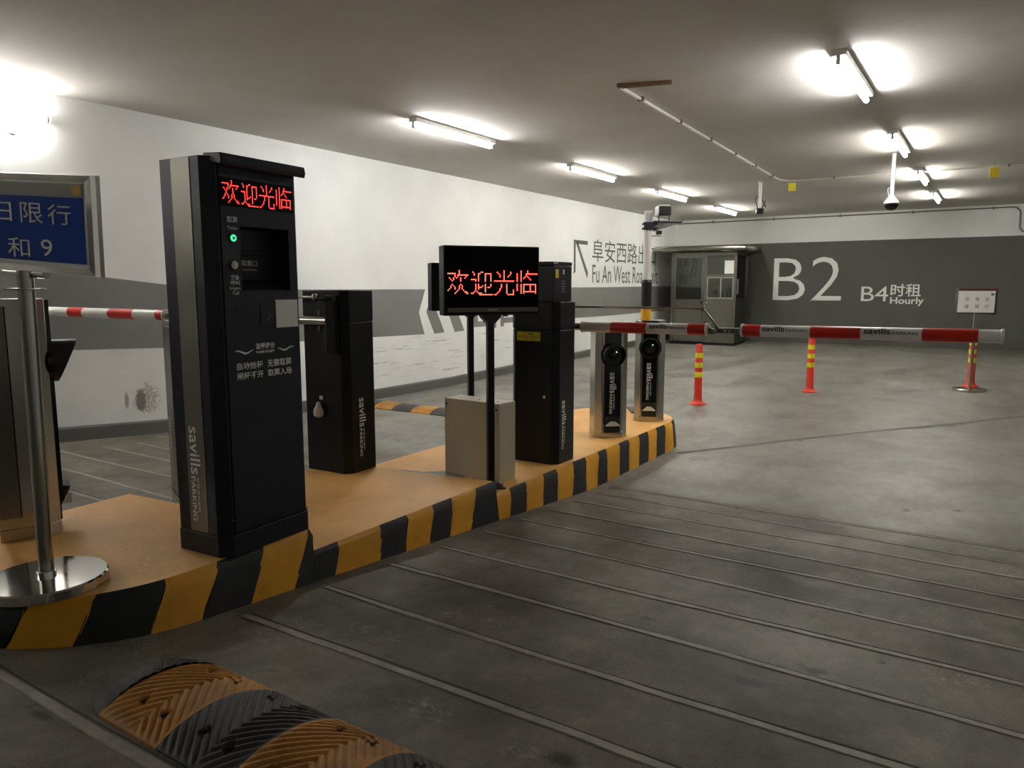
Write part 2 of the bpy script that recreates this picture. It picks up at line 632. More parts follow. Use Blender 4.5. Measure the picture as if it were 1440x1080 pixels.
for i, y in enumerate((-.18, .2, .58, .965, 1.73, 2.13, 2.55, 2.95, 3.33, 3.73, 4.05, 4.42, 4.73, 5.0)):
    x0_ = -6.5 if y < 1.0 else -2.36
    strip(y, x0_, 1.85, .036 if y < 4.6 else .026)
    strip(y + .027, x0_, 1.85, .008, 'crack', .0015)
for i, y in enumerate((1.35, 1.68, 2.0, 2.33, 2.66, 3.03, 3.37, 3.70, 4.05)):
    strip(y, -6.5, -3.78, .04)
    strip(y + .026, -6.5, -3.78, .008, 'crack', .0015)
# the settled joint that crosses the hall floor
mb = MB()
pth = [(-2.35, 6.36), (-2.0, 6.9), (-1.679, 7.42), (-1.2, 8.15), (-.871, 8.66), (-.3, 9.4), (.35, 10.28), (1.4, 11.6), (2.6, 13)]
V = []
for i, (x, y) in enumerate(pth):
    for k in (-1, 1):
        V.append((x + k * .028 * random.uniform(.5, 1.5), y - k * .022, fz(y) + .0015))
mb.add(V, [(2 * i, 2 * i + 1, 2 * i + 3, 2 * i + 2) for i in range(len(pth) - 1)])
mb.build('floor_joint', 'joint', floor, smooth=0)

# left wall
mb = MB().box(XL - .2, XL, YF, YB + .2, -.2, ZC + .1)
wall_l = structure(mb.build('wall_left', 'wall_worn', smooth=0))


def wall_poly(pts, m, name, d=.003, label=None):
    """a painted or worn patch on the left wall, given as (Y, z)"""
    mb = MB()
    n = len(pts)
    mb.add([(XL + d, y, z) for y, z in pts] + [(XL - .001, y, z) for y, z in pts],
           [tuple(range(n)), tuple(range(2 * n - 1, n - 1, -1))] + [((i + 1) % n, i, n + i, n + (i + 1) % n) for i in range(n)])
    return mb.build(name, m, wall_l, smooth=0, label=label)


wall_poly([(YF, 2.55), (YF, 1.92), (0, 1.24), (3.47, .936), (4.6, .885), (5.5, .865), (8.37, .82), (8.25, 1.14), (8.40, 1.47), (5.2, 1.475), (4.34, 1.53), (3.7, 1.6), (0, 1.93)], 'wall_grey', 'painted_band')
for y0 in (8.60, 9.10):
    wall_poly([(y0, .815), (y0 + .24, .825), (y0 + .06, 1.145), (y0 + .24, 1.47), (y0, 1.47), (y0 - .18, 1.145)], 'wall_grey', 'painted_chevron')
wall_poly([(12.1, .90), (14.3, .895), (YB, .93), (YB, 1.53), (14, 1.5), (12.1, 1.495)], 'wall_grey', 'painted_band')
wl = lambda Y0: (lambda a, b: (XL + .004, Y0 + a, b))
lettering(wall_l, [('出口', 9.6, 10.95, .83, 1.47, .03)], 'wall_grey', wl(0), 'painted_lettering')
lettering(wall_l, [('阜安西路出口', 13.70, 17.05, 2.02, 2.48), ('Fu An West Road Exit', 13.72, 17.2, 1.59, 1.96)], 'print_steel', wl(0), 'painted_lettering')
mb = MB()
wall_poly([(12.92, 2.42), (13.50, 2.42), (13.50, 2.345), (13.08, 2.345), (12.995, 2.37), (12.995, 1.80), (12.92, 1.76)], 'print_steel', 'painted_arrow')
wall_poly([(13.0, 2.37), (13.07, 2.40), (13.52, 1.80), (13.50, 1.68)], 'print_steel', 'painted_arrow')


# round junction cover on the left wall under the wall tube
mb = MB().cyl((XL - .001, 3.08, 2.812), (XL + .012, 3.08, 2.812), .045, n=24)
mb.build('junction_cover', 'batten', wall_l, bevel=.003)

# dark kerb along the foot of the left wall
mb = MB()
V, F = [], []
yy = [YF, -3, 0, 2, 4, 4.6, 4.75, 4.85, 4.95, 5.1, 7, 9, 12, 15, YB]
for y in yy:
    z = fz(y)
    V += [(XL - .01, y, z - .05), (XL + .05, y, z - .05), (XL + .05, y, z + .115), (XL + .04, y, z + .13), (XL - .01, y, z + .13)]
for j in range(len(yy) - 1):
    for k in range(4):
        F.append((j * 5 + k, j * 5 + k + 1, (j + 1) * 5 + k + 1, (j + 1) * 5 + k))
mb.add(V, F)
structure(mb.build('baseboard_left', 'wall_dark', smooth=0))

# back wall with dark painted dado and floor numbers
mb = MB().box(XL - .2, XR + .2, YB, YB + .2, -.2, ZC + .1)
wall_b = structure(mb.build('wall_back', 'wall_white', smooth=0))
mb = MB().box(XL, XR, YB - .004, YB + .001, 0, 2.535)
mb.build('painted_dado', 'wall_dark2', wall_b, smooth=0)
wb = lambda a, b: (a, YB - .007, b)
lettering(wall_b, [('B2', -4.50, -2.99, 1.185, 2.19, -.012)], 'print_white', wb, 'painted_lettering')
lettering(wall_b, [('B4', -2.575, -2.03, 1.195, 1.52), ('时租', -1.985, -1.40, 1.30, 1.575, .012), ('Hourly', -1.985, -1.33, 1.095, 1.285, .022)], 'print_white', wb, 'painted_lettering')
structure(MB().box(1.9, 2.1, YF, 4.6, -.2, ZC + .1).build('wall_side_bounce', 'wall_white', smooth=0))  # unseen white wall beside the ramp, added to bounce light onto it
structure(MB().box(XR, XR + .2, YF, YB + .2, -.2, ZC + .1).build('wall_right', 'wall_white', smooth=0))
structure(MB().box(XL - .2, XR + .2, YF - .2, YF, -.2, ZC + .1).build('wall_front', 'wall_white', smooth=0))
structure(MB().box(XL - .2, XR + .2, YF - .2, YB + .2, ZC, ZC + .2).build('ceiling', 'ceiling', smooth=0))


# ------------------------------------------------------------------ fluorescent tubes
def light(x, y0, ln, label, group, warm=False, z=ZC):
    t = thing('fluorescent_light', label, 'light', (x, y0, z), 0, group)
    MB().box(-.05, .05, 0, ln, -.045, 0).build('batten', 'batten', t, bevel=.004)
    for y in (.012, ln - .012):
        MB().box(-.014, .014, y - .011, y + .011, -.100, -.044).build('end_socket', 'batten', t, bevel=.004)
    MB().cyl((0, .02, -.078), (0, ln - .02, -.078), .0205, n=14, caps=False).build('tube', 'tube_warm' if warm else 'tube_cool', t)
    for y in (.022, ln - .045):
        MB().cyl((0, y, -.078), (0, y + .023, -.078), .022, n=14).build('tube_cap', 'zinc', t)
    return t


ords = ['fourth', 'third', 'second', 'first']
for i, (y, wm) in enumerate(((5.80, False), (9.02, True), (12.10, True), (15.2, True))):
    light(-4.95, y, 1.38, 'lit ceiling tube over the lane by the white wall, %s from the back wall' % ords[i], 'ceiling tubes by the white wall', wm)
for i, (y, wm) in enumerate(((5.82, False), (9.02, True), (12.0, True), (14.95, True))):
    light(-1.06, y, 1.38, 'lit ceiling tube in front of the B2 lettering, %s from the back wall' % ords[i], 'ceiling tubes toward the B2 wall', wm)


def wall_light(y0, ln, z, label, x=XL, sgn=1, name='wall_fluorescent_light', tube='tube'):
    t = thing(name, label, 'light', (x, y0, z), 0, 'bare tubes on the ramp walls')
    MB().box(0, .03 * sgn, 0, ln, .01, .045).build('batten', 'batten', t, bevel=.004)
    for y in (.012, ln - .012):
        MB().box(.0, .10 * sgn, y - .011, y + .011, -.014, .018).build('end_socket', 'batten', t, bevel=.003)
    MB().cyl((.085 * sgn, .02, 0), (.085 * sgn, ln - .02, 0), .0205, n=14, caps=False).build(tube, 'tube_wall', t)
    for y in (.022, ln - .045):
        MB().cyl((.085 * sgn, y, 0), (.085 * sgn, y + .023, 0), .022, n=14).build('tube_cap', 'zinc', t)


wall_light(2.02, 1.34, 2.915, 'bare lit tube on the white wall above the round junction cover')
wall_light(-1.4, 1.34, 2.93, 'bare lit tube on the white ramp wall, further up the ramp', name='wall_light_mid_ramp_offscreen', tube='tube_mid_ramp_offscreen')
wall_light(-4.6, 1.34, 2.95, 'bare lit tube on the white ramp wall, at the top of the ramp', name='wall_light_upper_ramp_offscreen', tube='tube_upper_ramp_offscreen')

# ------------------------------------------------------------------ traffic island: three level terraces on the ramp
OUT = []
for k in range(41):
    a = PI + k / 40 * PI
    OUT.append((-3.08 + .64 * math.cos(a), 1.57 + .64 * math.sin(a)))
for k in range(1, 200):
    OUT.append((-2.44, 1.57 + 4.91 * k / 200))
for k in range(41):
    a = k / 40 * PI
    OUT.append((-3.05 + .61 * math.cos(a), 6.48 + .62 * math.sin(a)))
CUM = [0]
for a, b in zip(OUT, OUT[1:]):
    CUM.append(CUM[-1] + math.dist(a, b))


def oat(s):
    s = max(0, min(CUM[-1] - 1e-6, s))
    lo, hi = 0, len(CUM) - 1
    while hi - lo > 1:
        m_ = (lo + hi) // 2
        if CUM[m_] <= s:
            lo = m_
        else:
            hi = m_
    t = (s - CUM[lo]) / (CUM[hi] - CUM[lo])
    return Vector((OUT[lo][0] + t * (OUT[hi][0] - OUT[lo][0]), OUT[lo][1] + t * (OUT[hi][1] - OUT[lo][1])))


isl = thing('traffic_island', 'orange stepped traffic island with black and yellow striped kerb', 'traffic island', (0, 0, 0))


def terrace(ztop, s0, s1, bounds, first_black, back, label):
    """bounds: (bottom arclength, top arclength) of the stripe edges between s0 and s1; back: the hidden left edge as points"""
    N0 = []
    ed = [(s0, s0)] + bounds + [(s1, s1)]
    mb = MB()
    rim = []
    blk = first_black
    rows = [(0., 0.), (.35, 0.), (.7, 0.), (.9, .002), (1., .016)]
    for (b0, t0), (b1, t1) in zip(ed, ed[1:]):
        K = max(2, int((b1 - b0) / .04))
        g = []
        for i in range(K + 1):
            q = i / K
            col = []
            for t, ins in rows:
                lo, hi = b0 + (t0 - b0) * t, b1 + (t1 - b1) * t
                jag = .006 * math.sin(40 * t + b0 * 9) if 0 < t < 1 and (i == 0 or i == K) else 0
                s = lo + (hi - lo) * q + (jag if bounds else 0)
                p = oat(s)
                e = .004
                tg = (oat(s + e) - oat(s - e)).normalized()
                nrm = Vector((tg.y, -tg.x))
                p = p - nrm * (.03 * t + ins)
                zb = fl(p.y) - .03
                col.append((p.x, p.y, zb + (ztop - zb) * t if t < 1 else ztop))
            g.append(col)
        R = len(rows)
        mb.add([v for c in g for v in c], [(i * R + j, (i + 1) * R + j, (i + 1) * R + j + 1, i * R + j + 1) for i in range(K) for j in range(R - 1)], 2 if blk else 1)
        rim += [c[-1] for c in g][(0 if not rim else 1):]
        blk = not blk
    pts = [(p[0], p[1]) for p in rim] + back
    n = len(pts)
    mb.add([(x, y, ztop) for x, y in pts], [tuple(range(n))], 0)
    bk = [pts[len(rim) - 1]] + back + [pts[0]]
    m_ = len(bk)
    mb.add([(x, y, ztop) for x, y in bk] + [(x, y, fl(y) - .05) for x, y in bk], [(i, i + 1, m_ + i + 1, m_ + i) for i in range(m_ - 1)], 1)
    o = mb.build('island_terrace', ['island_top', 'kerb_yellow', 'kerb_black'], isl, smooth=30, label=label)
    return o


ZA, ZB, ZCc = .437, .332, .250
terrace(ZA, 0.0, 2.605, [(.30, .36), (.55, .62), (.80, .88), (1.08, 1.17), (1.37, 1.46), (1.58, 1.68), (1.83, 1.92), (2.02, 2.14), (2.24, 2.36), (2.46, 2.598)], True, [(-3.705, 2.045)], 'highest terrace with rounded nose')
terrace(ZB, 2.605, 4.05, [(2.70, 2.77), (3.0, 3.05), (3.19, 3.25), (3.38, 3.46), (3.55, 3.63), (3.74, 3.86)], True, [(-3.66, 3.42), (-3.70, 2.04)], 'middle terrace')
terrace(ZCc, 4.05, CUM[-1] - .001, [(4.16, 4.22), (4.35, 4.41), (4.56, 4.63), (4.76, 4.81), (4.97, 5.05), (5.19, 5.24), (5.37, 5.45), (5.54, 5.59), (5.76, 5.83), (5.95, 6.01), (6.15, 6.22), (6.35, 6.42), (6.53, 6.61), (6.74, 6.81), (6.97, 7.0), (7.17, 7.2)], False, [(-3.66, 6.48), (-3.62, 3.43)], 'lowest terrace with rounded end')
# bare concrete patch where the paint of the lowest terrace has come off
pts = [(-3.45, 3.62), (-3.30, 3.56), (-3.0, 3.62), (-2.86, 3.74), (-2.9, 3.9), (-3.08, 3.92), (-3.2, 3.80), (-3.34, 3.78)]
MB().prism(pts, ZCc - .01, ZCc + .0015).build('bare_patch', 'patch_grey', isl, smooth=0)


# ------------------------------------------------------------------ dot-matrix legends
BM = {
    '欢': ["........#.......", "........#.......", "######..#.......", ".....#.########.", ".....#.#.....#..", ".#..#.#..#..#...", "..#.#....#......", "...#.....#......", "...#.....#......", "..#.#...#.#.....", "..#..#..#.#.....", ".#...#..#.#.....", "#......#...#....", "......#.....##..", ".....#.......##.", "................"],
    '迎': ["................", ".#.....##.......", "..#..##...#####.", "..#..#....#...#.", ".....#....#...#.", ".....#....#...#.", "####.#....#...#.", "...#.#....#...#.", "...#.#....#...#.", "...#.#..#.#...#.", "...#.###..#.##..", "...#.#....#.....", "...#......#.....", "..#.#.....#.....", "##...###........", "......##########"],
    '光': [".......#........", "..#....#....#...", "...#...#....#...", "....#..#...#....", "....#..#..#.....", ".......#........", ".......#........", "###############.", ".....#...#......", ".....#...#......", ".....#...#......", "....#....#......", "....#....#....#.", "...#.....#....#.", "..#......#....#.", "##........#####."],
    '临': ["...#....#.......", "...#....#.......", "#..#...#########", "#..#...#........", "#..#..#.#.......", "#..#.#...#......", "#..#......#.....", "#..#............", "#..#.##########.", "#..#.#....#...#.", "#..#.#....#...#.", "#..#.#....#...#.", "#..#.#....#...#.", "...#.##########.", "...#.#........#.", "................"]}


def led_text(parent, x0, x1, z0, z1, y, m, fill, gap=0.):
    mb = MB()
    px, pz = (x1 - x0) / 66.5, (z1 - z0 - gap) / 16
    for ci, ch in enumerate('欢迎光临'):
        for r in range(16):
            for c in range(16):
                if BM[ch][r][c] == '#':
                    x = x0 + (ci * 16.8 + c + .5) * px
                    z = z1 - (r + .5) * pz - (gap if r > 7 else 0)
                    h, k = px * fill / 2, pz * fill / 2
                    q = .35
                    mb.add([(x - h, y, z - k * q), (x - h * q, y, z - k), (x + h * q, y, z - k), (x + h, y, z - k * q), (x + h, y, z + k * q), (x + h * q, y, z + k), (x - h * q, y, z + k), (x - h, y, z + k * q)], [tuple(range(8))])
    o = mb.build('led_lettering', m, parent, smooth=0, label='red lit dot-matrix characters')
    o['kind'] = 'stuff'
    return o


# ------------------------------------------------------------------ ticket kiosk
K = thing('ticket_kiosk', 'tall dark navy ticket kiosk with small red LED line and steel side strip', 'ticket machine', (-2.6157, 1.9579, ZA), R_(92.9))
HW, YFR, YBK, CH = .235, -.131, .135, .04
kx = lambda s: s - .195
kz = lambda z: z - ZA
rx0, rx1, rz0, rz1 = kx(.099), kx(.344), kz(1.487), kz(1.735)
mb = MB()
foot = [(-HW, YBK), (-HW, YFR + CH), (-HW + CH, YFR), (HW - CH, YFR), (HW, YFR + CH), (HW, YBK)]
ztop = 1.548
zb = .088
for (a, b) in zip(foot, foot[1:] + foot[:1]):
    if a == (-HW + CH, YFR):
        continue
    mb.add([(a[0], a[1], zb), (b[0], b[1], zb), (b[0], b[1], ztop), (a[0], a[1], ztop)], [(0, 1, 2, 3)])
mb.add([(p[0], p[1], ztop) for p in foot], [tuple(range(6))])
mb.add([(p[0], p[1], zb) for p in foot], [tuple(range(5, -1, -1))])
fx0, fx1 = -HW + CH, HW - CH
for (a, b, c, d) in ((fx0, fx1, zb, rz0), (fx0, fx1, rz1, ztop), (fx0, rx0, rz0, rz1), (rx1, fx1, rz0, rz1)):
    mb.add([(a, YFR, c), (b, YFR, c), (b, YFR, d), (a, YFR, d)], [(0, 1, 2, 3)])
mb.build('body', 'navy_coat', K, smooth=30)
MB().prism([(-HW - .004, YBK + .003), (-HW - .004, YFR + CH - .006), (-HW + CH - .003, YFR - .009), (HW - CH + .003, YFR - .009), (HW + .004, YFR + CH - .006), (HW + .004, YBK + .003)], 0, .086).build('plinth', 'navy_coat', K, bevel=.003)
# front door, standing proud, cut out for the ticket recess
px0, px1 = kx(.012), kx(.384)
mb = MB()
for (a, b, c, d) in ((px0, px1, .094, rz0), (px0, px1, rz1, 1.52), (px0, rx0, rz0, rz1), (rx1, px1, rz0, rz1)):
    mb.add([(a, YFR - .005, c), (b, YFR - .005, c), (b, YFR - .005, d), (a, YFR - .005, d)], [(0, 1, 2, 3)])
for (a, b, c, d) in ((px0, px0, .094, 1.52), (px1, px1, .094, 1.52)):
    mb.add([(a, YFR - .005, c), (a, YFR, c), (a, YFR, d), (a, YFR - .005, d)], [(0, 1, 2, 3)])
mb.build('front_door', 'navy_coat', K, smooth=0)
for x in (px0, px1):
    MB().box(x - .0022, x + .0022, YFR - .002, YFR, .094, 1.52).build('door_seam', 'seam', K, smooth=0)
# recess
ry = YFR + .088
zk = rz0 + .045
mb = MB()
v = [(rx0, YFR - .005, rz0), (rx1, YFR - .005, rz0), (rx1, YFR - .005, rz1), (rx0, YFR - .005, rz1), (rx0 + .004, ry, zk), (rx1 - .004, ry, zk), (rx1 - .004, ry, rz1 - .006), (rx0 + .004, ry, rz1 - .006)]
mb.add(v, [(4, 5, 6, 7), (0, 1, 5, 4), (1, 2, 6, 5), (2, 3, 7, 6), (3, 0, 4, 7)])
rc = mb.build('ticket_recess', 'navy_coat', K, smooth=0)
MB().box(kx(.13), kx(.30), ry - .035, ry, kz(1.627), kz(1.646)).build('ticket_slot_lip', 'black_coat', rc, bevel=.003)
MB().box(kx(.14), kx(.29), ry - .037, ry - .034, kz(1.632), kz(1.640)).build('slot', 'seam', rc, smooth=0)
fr = plane((0, ry - .0015, 0), (1, 0, 0), (0, 0, 1))
lettering(rc, [('取票口', kx(.175), kx(.255), kz(1.585), kz(1.608), .01), ('Collect Ticket', kx(.18), kx(.252), kz(1.567), kz(1.576))], 'print_white', fr)
# LED window
MB().box(kx(.014), kx(.374), YFR - .0065, YFR, kz(1.806), kz(1.912)).build('led_window', 'led_back', K, smooth=0)
led_text(K, kx(.022), kx(.366), kz(1.812), kz(1.904), YFR - .009, 'led_red', .76)
# hood
hd = [(YFR - .045, 1.512), (YFR - .052, 1.53), (YFR - .046, 1.556), (YFR + .05, 1.562), (YFR + .05, 1.545), (YFR - .002, 1.522)]
mb = MB()
n = len(hd)
mb.add([(-.205, y, z) for y, z in hd] + [(.214, y, z) for y, z in hd], [tuple(range(n - 1, -1, -1)), tuple(range(n, 2 * n))] + [(i, (i + 1) % n, n + (i + 1) % n, n + i) for i in range(n)])
mb.build('hood', 'navy_coat', K, bevel=.004)
# brushed strip on the side facing the ramp, with the operator's legend
MB().box(-HW - .0025, -HW, -.041, .066, .09, ztop - .002).build('side_strip', 'steel_strip', K, smooth=0)
lettering(K, maker_legend(.385, .062), 'print_white', plane((-HW - .004, .046, kz(.955)), (0, 0, -1), (0, -1, 0)))
# push buttons
for sx, z, m, lb in ((.061, 1.687, 'led_green', 'green lit ticket button'), (.062, 1.585, 'steel', 'steel call button')):
    b = MB()
    c = (kx(sx), YFR - .004, kz(z))
    b.cyl(c, (c[0], YFR - .012, c[2]), .0175, .0165, n=24)
    bo = b.build('push_button', 'steel', K, bevel=.001, label=lb)
    MB().cyl((c[0], YFR - .011, c[2]), (c[0], YFR - .0135, c[2]), .0125, n=24).build('button_ring', m, bo)
    MB().cyl((c[0], YFR - .013, c[2]), (c[0], YFR - .015, c[2]), .0065, n=20).build('button_face', 'steel' if m == 'steel' else 'print_white', bo)
fr = plane((0, YFR - .0065, 0), (1, 0, 0), (0, 0, 1))
lettering(K, [('取票', kx(.039), kx(.088), kz(1.745), kz(1.768), .012), ('Ticket', kx(.039), kx(.087), kz(1.719), kz(1.732))], 'print_white', fr)
lettering(K, [('紧急', kx(.044), kx(.084), kz(1.529), kz(1.547), .01), ('呼叫', kx(.044), kx(.084), kz(1.508), kz(1.526), .01), ('Urgent', kx(.037), kx(.089), kz(1.487), kz(1.503)), ('Call', kx(.050), kx(.08), kz(1.472), kz(1.485))], 'print_white', fr)
lettering(K, [('温馨提示', kx(.148), kx(.247), kz(1.253), kz(1.277), .014), ('WARM PROMPT', kx(.149), kx(.245), kz(1.236), kz(1.247), .012)], 'print_white', fr)
lettering(K, [('自动抬杆', kx(.054), kx(.182), kz(1.177), kz(1.206), .014), ('无需取票', kx(.205), kx(.333), kz(1.177), kz(1.206), .014), ('闸杆不开', kx(.054), kx(.182), kz(1.138), kz(1.167), .014), ('取票入场', kx(.205), kx(.333), kz(1.138), kz(1.167), .014)], 'print_white', fr)
for sgn, x0 in ((1, kx(.045)), (-1, kx(.352))):
    V = []
    for i in range(21):
        t = i / 20
        x = x0 + sgn * t * .092
        z = kz(1.247) + .006 * math.sin(t * 2 * PI * 1.1 + .6)
        h = .0035 * math.sin(PI * t) ** .7 + .0004
        V += [fr(x, z - h), fr(x, z + h)]
    MB().add(V, [(2 * i, 2 * i + 2, 2 * i + 3, 2 * i + 1) for i in range(20)]).build('scroll_ornament', 'print_white', K, smooth=0)
rd = MB().box(kx(.180), kx(.262), YFR - .0075, YFR, kz(1.350), kz(1.440)).build('card_reader', 'reader', K, smooth=0)
mb = MB()
cxr, czr = kx(.218), kz(1.398)
for sg in (-1, 1):
    for rr in (.012, .019, .026):
        V = []
        for i in range(9):
            a = (0 if sg > 0 else PI) + R_(-42 + 84 * i / 8)
            V += [(cxr + rr * math.cos(a), YFR - .0082, czr + rr * math.sin(a)), (cxr + (rr + .0022) * math.cos(a), YFR - .0082, czr + (rr + .0022) * math.sin(a))]
        mb.add(V, [(2 * i, 2 * i + 1, 2 * i + 3, 2 * i + 2) for i in range(8)])
mb.add([(cxr - .012, YFR - .0082, czr - .030), (cxr + .004, YFR - .0082, czr - .036), (cxr + .018, YFR - .0082, czr - .012), (cxr + .002, YFR - .0082, czr - .006)], [(0, 1, 2, 3)])
mb.build('contactless_symbol', 'print_grey', rd, smooth=0)
st = MB().box(kx(.2585), kx(.376), YFR - .0095, YFR - .003, kz(1.335), kz(1.449)).build('blank_sticker', 'paper', K, smooth=0, label='square white sticker')
MB().cyl((kx(.063), YFR - .004, kz(1.414)), (kx(.063), YFR - .0062, kz(1.414)), .006, n=16).build('microphone_hole', 'seam', K)
MB().cyl((kx(-.001), YFR, kz(.588)), (kx(-.001), YFR - .004, kz(.588)), .003, n=10).build('rivet', 'steel', K)


# ------------------------------------------------------------------ barrier gates
def boom_section(G, x0, x1, y, z0, z1, r, bands, name='boom_section', legend=(), side=-1, end0=True, end1=True):
    """a round boom from local x0 to x1 (heights z0, z1); bands: (xa, xb) red sleeves"""
    zz = lambda x: z0 + (z1 - z0) * (x - x0) / (x1 - x0)
    B = MB().cyl((x0, y, z0), (x1, y, z1), r, n=28).build(name, 'boom_white', G)
    for a, b in bands:
        MB().cyl((a, y, zz(a)), (b, y, zz(b)), r + .0012, n=28, caps=False).build('red_sleeve', 'boom_red', B)
    sg = 1 if x1 > x0 else -1
    if end0:
        MB().cyl((x0, y, z0), (x0 + sg * .016, y, z0), r + .005, n=28).build('end_cap', 'cap_white', B, bevel=.003)
    if end1:
        MB().cyl((x1 - sg * .016, y, z1), (x1, y, z1), r + .005, n=28).build('end_cap', 'cap_white', B, bevel=.003)
    for a, b in legend:     # a: start of the legend as read, b: end; wraps the upper half of the tube
        dr = 1 if b > a else -1
        L = abs(b - a)

        def fn(u, v, a=a, dr=dr):
            x = a + dr * u
            an = R_(-2) + v / r
            return (x, y + side * (r + .002) * math.cos(an), zz(x) + (r + .002) * math.sin(an))
        H = r * 1.0
        its = [('savills', .03 * L, .50 * L, 0, H * .95, .022), ('PARKING', .53 * L, .97 * L, 0, .45 * H, .01)]
        lettering(B, its, 'print_grey', fn, curved=True)
    return B


def gate(label, loc, rz, inner, outer, bands_i, bands_o, sagz=0., legend_i=(), legend_o=(), side=-1):
    """local: arm on the -y face, boom runs toward -x. inner/outer: (x0, x1) of the two folding boom sections"""
    G = thing('barrier_gate', label, 'barrier gate', loc, rz, 'boom gates on the island')
    a, b, c = .195, .148, .042

    def oct_(e=0.):
        A, Bq = a + e, b + e
        return [(-A, -Bq + c), (-A + c, -Bq), (A - c, -Bq), (A, -Bq + c), (A, Bq - c), (A - c, Bq), (-A + c, Bq), (-A, Bq - c)]
    MB().prism(oct_(), 0, .952).build('cabinet', 'black_coat', G, bevel=.004)
    MB().prism(oct_(-.004), .952, .957).build('seam', 'seam', G, smooth=0)
    MB().prism(oct_(.002), .957, 1.15).build('lid', 'black_coat', G, bevel=.006)
    ya = -b - .062
    za = .965
    # black carrier plate and hub
    mb = MB().box(.060, .145, -b - .022, -b, .76, 1.12).box(.125, .14, -b - .10, -b - .02, .78, 1.08).box(.06, .14, -b - .10, -b - .02, 1.07, 1.08)
    mb.build('arm_carrier', 'black_coat', G, bevel=.003)
    for z in (.79, .84):
        MB().cyl((.10, -b - .022, z), (.10, -b - .032, z), .010, n=8).build('bolt', 'zinc', G)
    MB().cyl((.125, ya, za), (-.36, ya, za), .027, n=22).build('arm_stub', 'steel', G)
    for z in (za + .05, za - .05):
        MB().cyl((.045, ya, z - .015), (.045, ya, z + .015), .009, n=8).build('clamp_bolt', 'zinc', G)
    r = .0375
    boom_section(G, inner[0], inner[1], ya, za, za + sagz * .4, r, bands_i, legend=legend_i, side=side, end0=True)
    boom_section(G, outer[0], outer[1], ya, za + sagz * .5, za + sagz, r, bands_o, legend=legend_o, side=side)
    # folding joint
    zj = za + sagz * .45
    xi, xo = inner[1], outer[0]
    J = MB().plate([(xi + .01, zj - .03), (xi + .01, zj + .024), (xi - .05, zj - .004), (xi - .05, zj - .03)], ya - .02, ya + .02)
    J.box(xo - .01, xi - .045, ya - .018, ya + .018, zj - .022, zj + .014)
    jo = J.build('folding_joint', 'steel', G, bevel=.003)
    for x in (xi - .055, xi - .115, xi - .145):
        MB().cyl((x, ya - .026, zj - .006), (x, ya + .026, zj - .006), .011, n=12).build('joint_pin', 'zinc', jo)
    # link rod above the boom, cranked down to the joint
    xk = xi + .045
    zr = 1.108
    MB().cyl((.013, ya, zr), (xk, ya, zr), .0085, n=10).build('link_rod', 'steel', G)
    MB().box(xk - .012, xk + .012, ya - .012, ya + .012, zr - .012, zr + .012).cyl((xk, ya, zr + .002), (xi - .068, ya, zj), .010, n=10).build('crank_link', 'steel', G, bevel=.003)
    MB().lathe([(.001, -.024), (.016, -.018), (.022, 0), (.016, .018), (.001, .024)], (.013, ya, zr), 14).build('ball_joint', 'steel', G)
    MB().box(.013, .10, ya - .004, ya + .045, zr - .012, zr - .004).build('rod_bracket', 'black_coat', G)
    return G, a, b


# exit lane gate, boom lying to the left across the other lane
G1, ga, gb = gate('black barrier gate with a white bag hung on its cabinet, on the middle terrace', (-3.53, 3.375, ZB), R_(3),
                  (-.20, -1.18), (-1.43, -3.18), [(-.5, -.75), (-.95, -1.18)],
                  [(-1.446, -1.52), (-1.79, -2.09), (-2.43, -2.63), (-2.95, -3.1)], sagz=.01)
lettering(G1, maker_legend(.375, .062), 'print_white', plane((ga + .003, -.045, .475), (0, 0, -1), (0, 1, 0)))
mb = MB()
prof = [(.004, .052), (.012, .048), (.016, .030), (.026, .012), (.033, -.012), (.030, -.034), (.014, -.046), (.002, -.048)]
mb.lathe(prof, (-.02, -gb - .030, .400), 18)
mb.build('padlock_bag', 'bag', G1)
MB().box(-.034, -.006, -gb - .006, -gb, .463, .488).build('key_tag', 'paper', G1, bevel=.002)
for z in (.80, .86):
    MB().cyl((-.13, -gb - .001, z), (-.13, -gb + .004, z), .009, n=12).build('bolt_hole', 'seam', G1)

# entry lane gate, boom lying to the right
bx = lambda X: -2.725 - X     # world X on the boom to gate-local x (gate turned half round)
G2, ga, gb = gate('black barrier gate with a yellow warning sticker and round lock, on the lowest terrace', (-2.725, 4.60, ZCc), R_(180),
                  (bx(-2.525), bx(-1.585)), (bx(-1.37), bx(.045)), [(bx(-2.285), bx(-2.015)), (bx(-1.72), bx(-1.60))],
                  [(bx(-1.355), bx(-1.245)), (bx(-.945), bx(-.665)), (bx(-.345), bx(-.075))], sagz=.02,
                  legend_i=[(bx(-2.00), bx(-1.725))], legend_o=[(bx(-1.24), bx(-.95)), (bx(-.655), bx(-.355))], side=1)
lettering(G2, maker_legend(.35, .062), 'print_white', plane((-ga - .003, .075, .455), (0, 0, -1), (0, -1, 0)))
yb = gb + .002
xg = lambda s: -(s + .19)     # s: metres right of the cabinet's right front edge, as seen from the ramp
sk = MB().box(xg(-.130), xg(-.323), gb, yb, .874, .938).build('warning_sticker', 'sticker_yellow', G2, smooth=0)
bk = plane((0, yb + .001, 0), (-1, 0, 0), (0, 0, 1))
lettering(sk, [('⚠ 注意', -xg(-.27), -xg(-.19), .913, .933, .01), ('请勿靠近 请勿手扶', -xg(-.315), -xg(-.138), .897, .910), ('人 车 分离', -xg(-.27), -xg(-.17), .879, .893)], 'sticker_ink', bk)
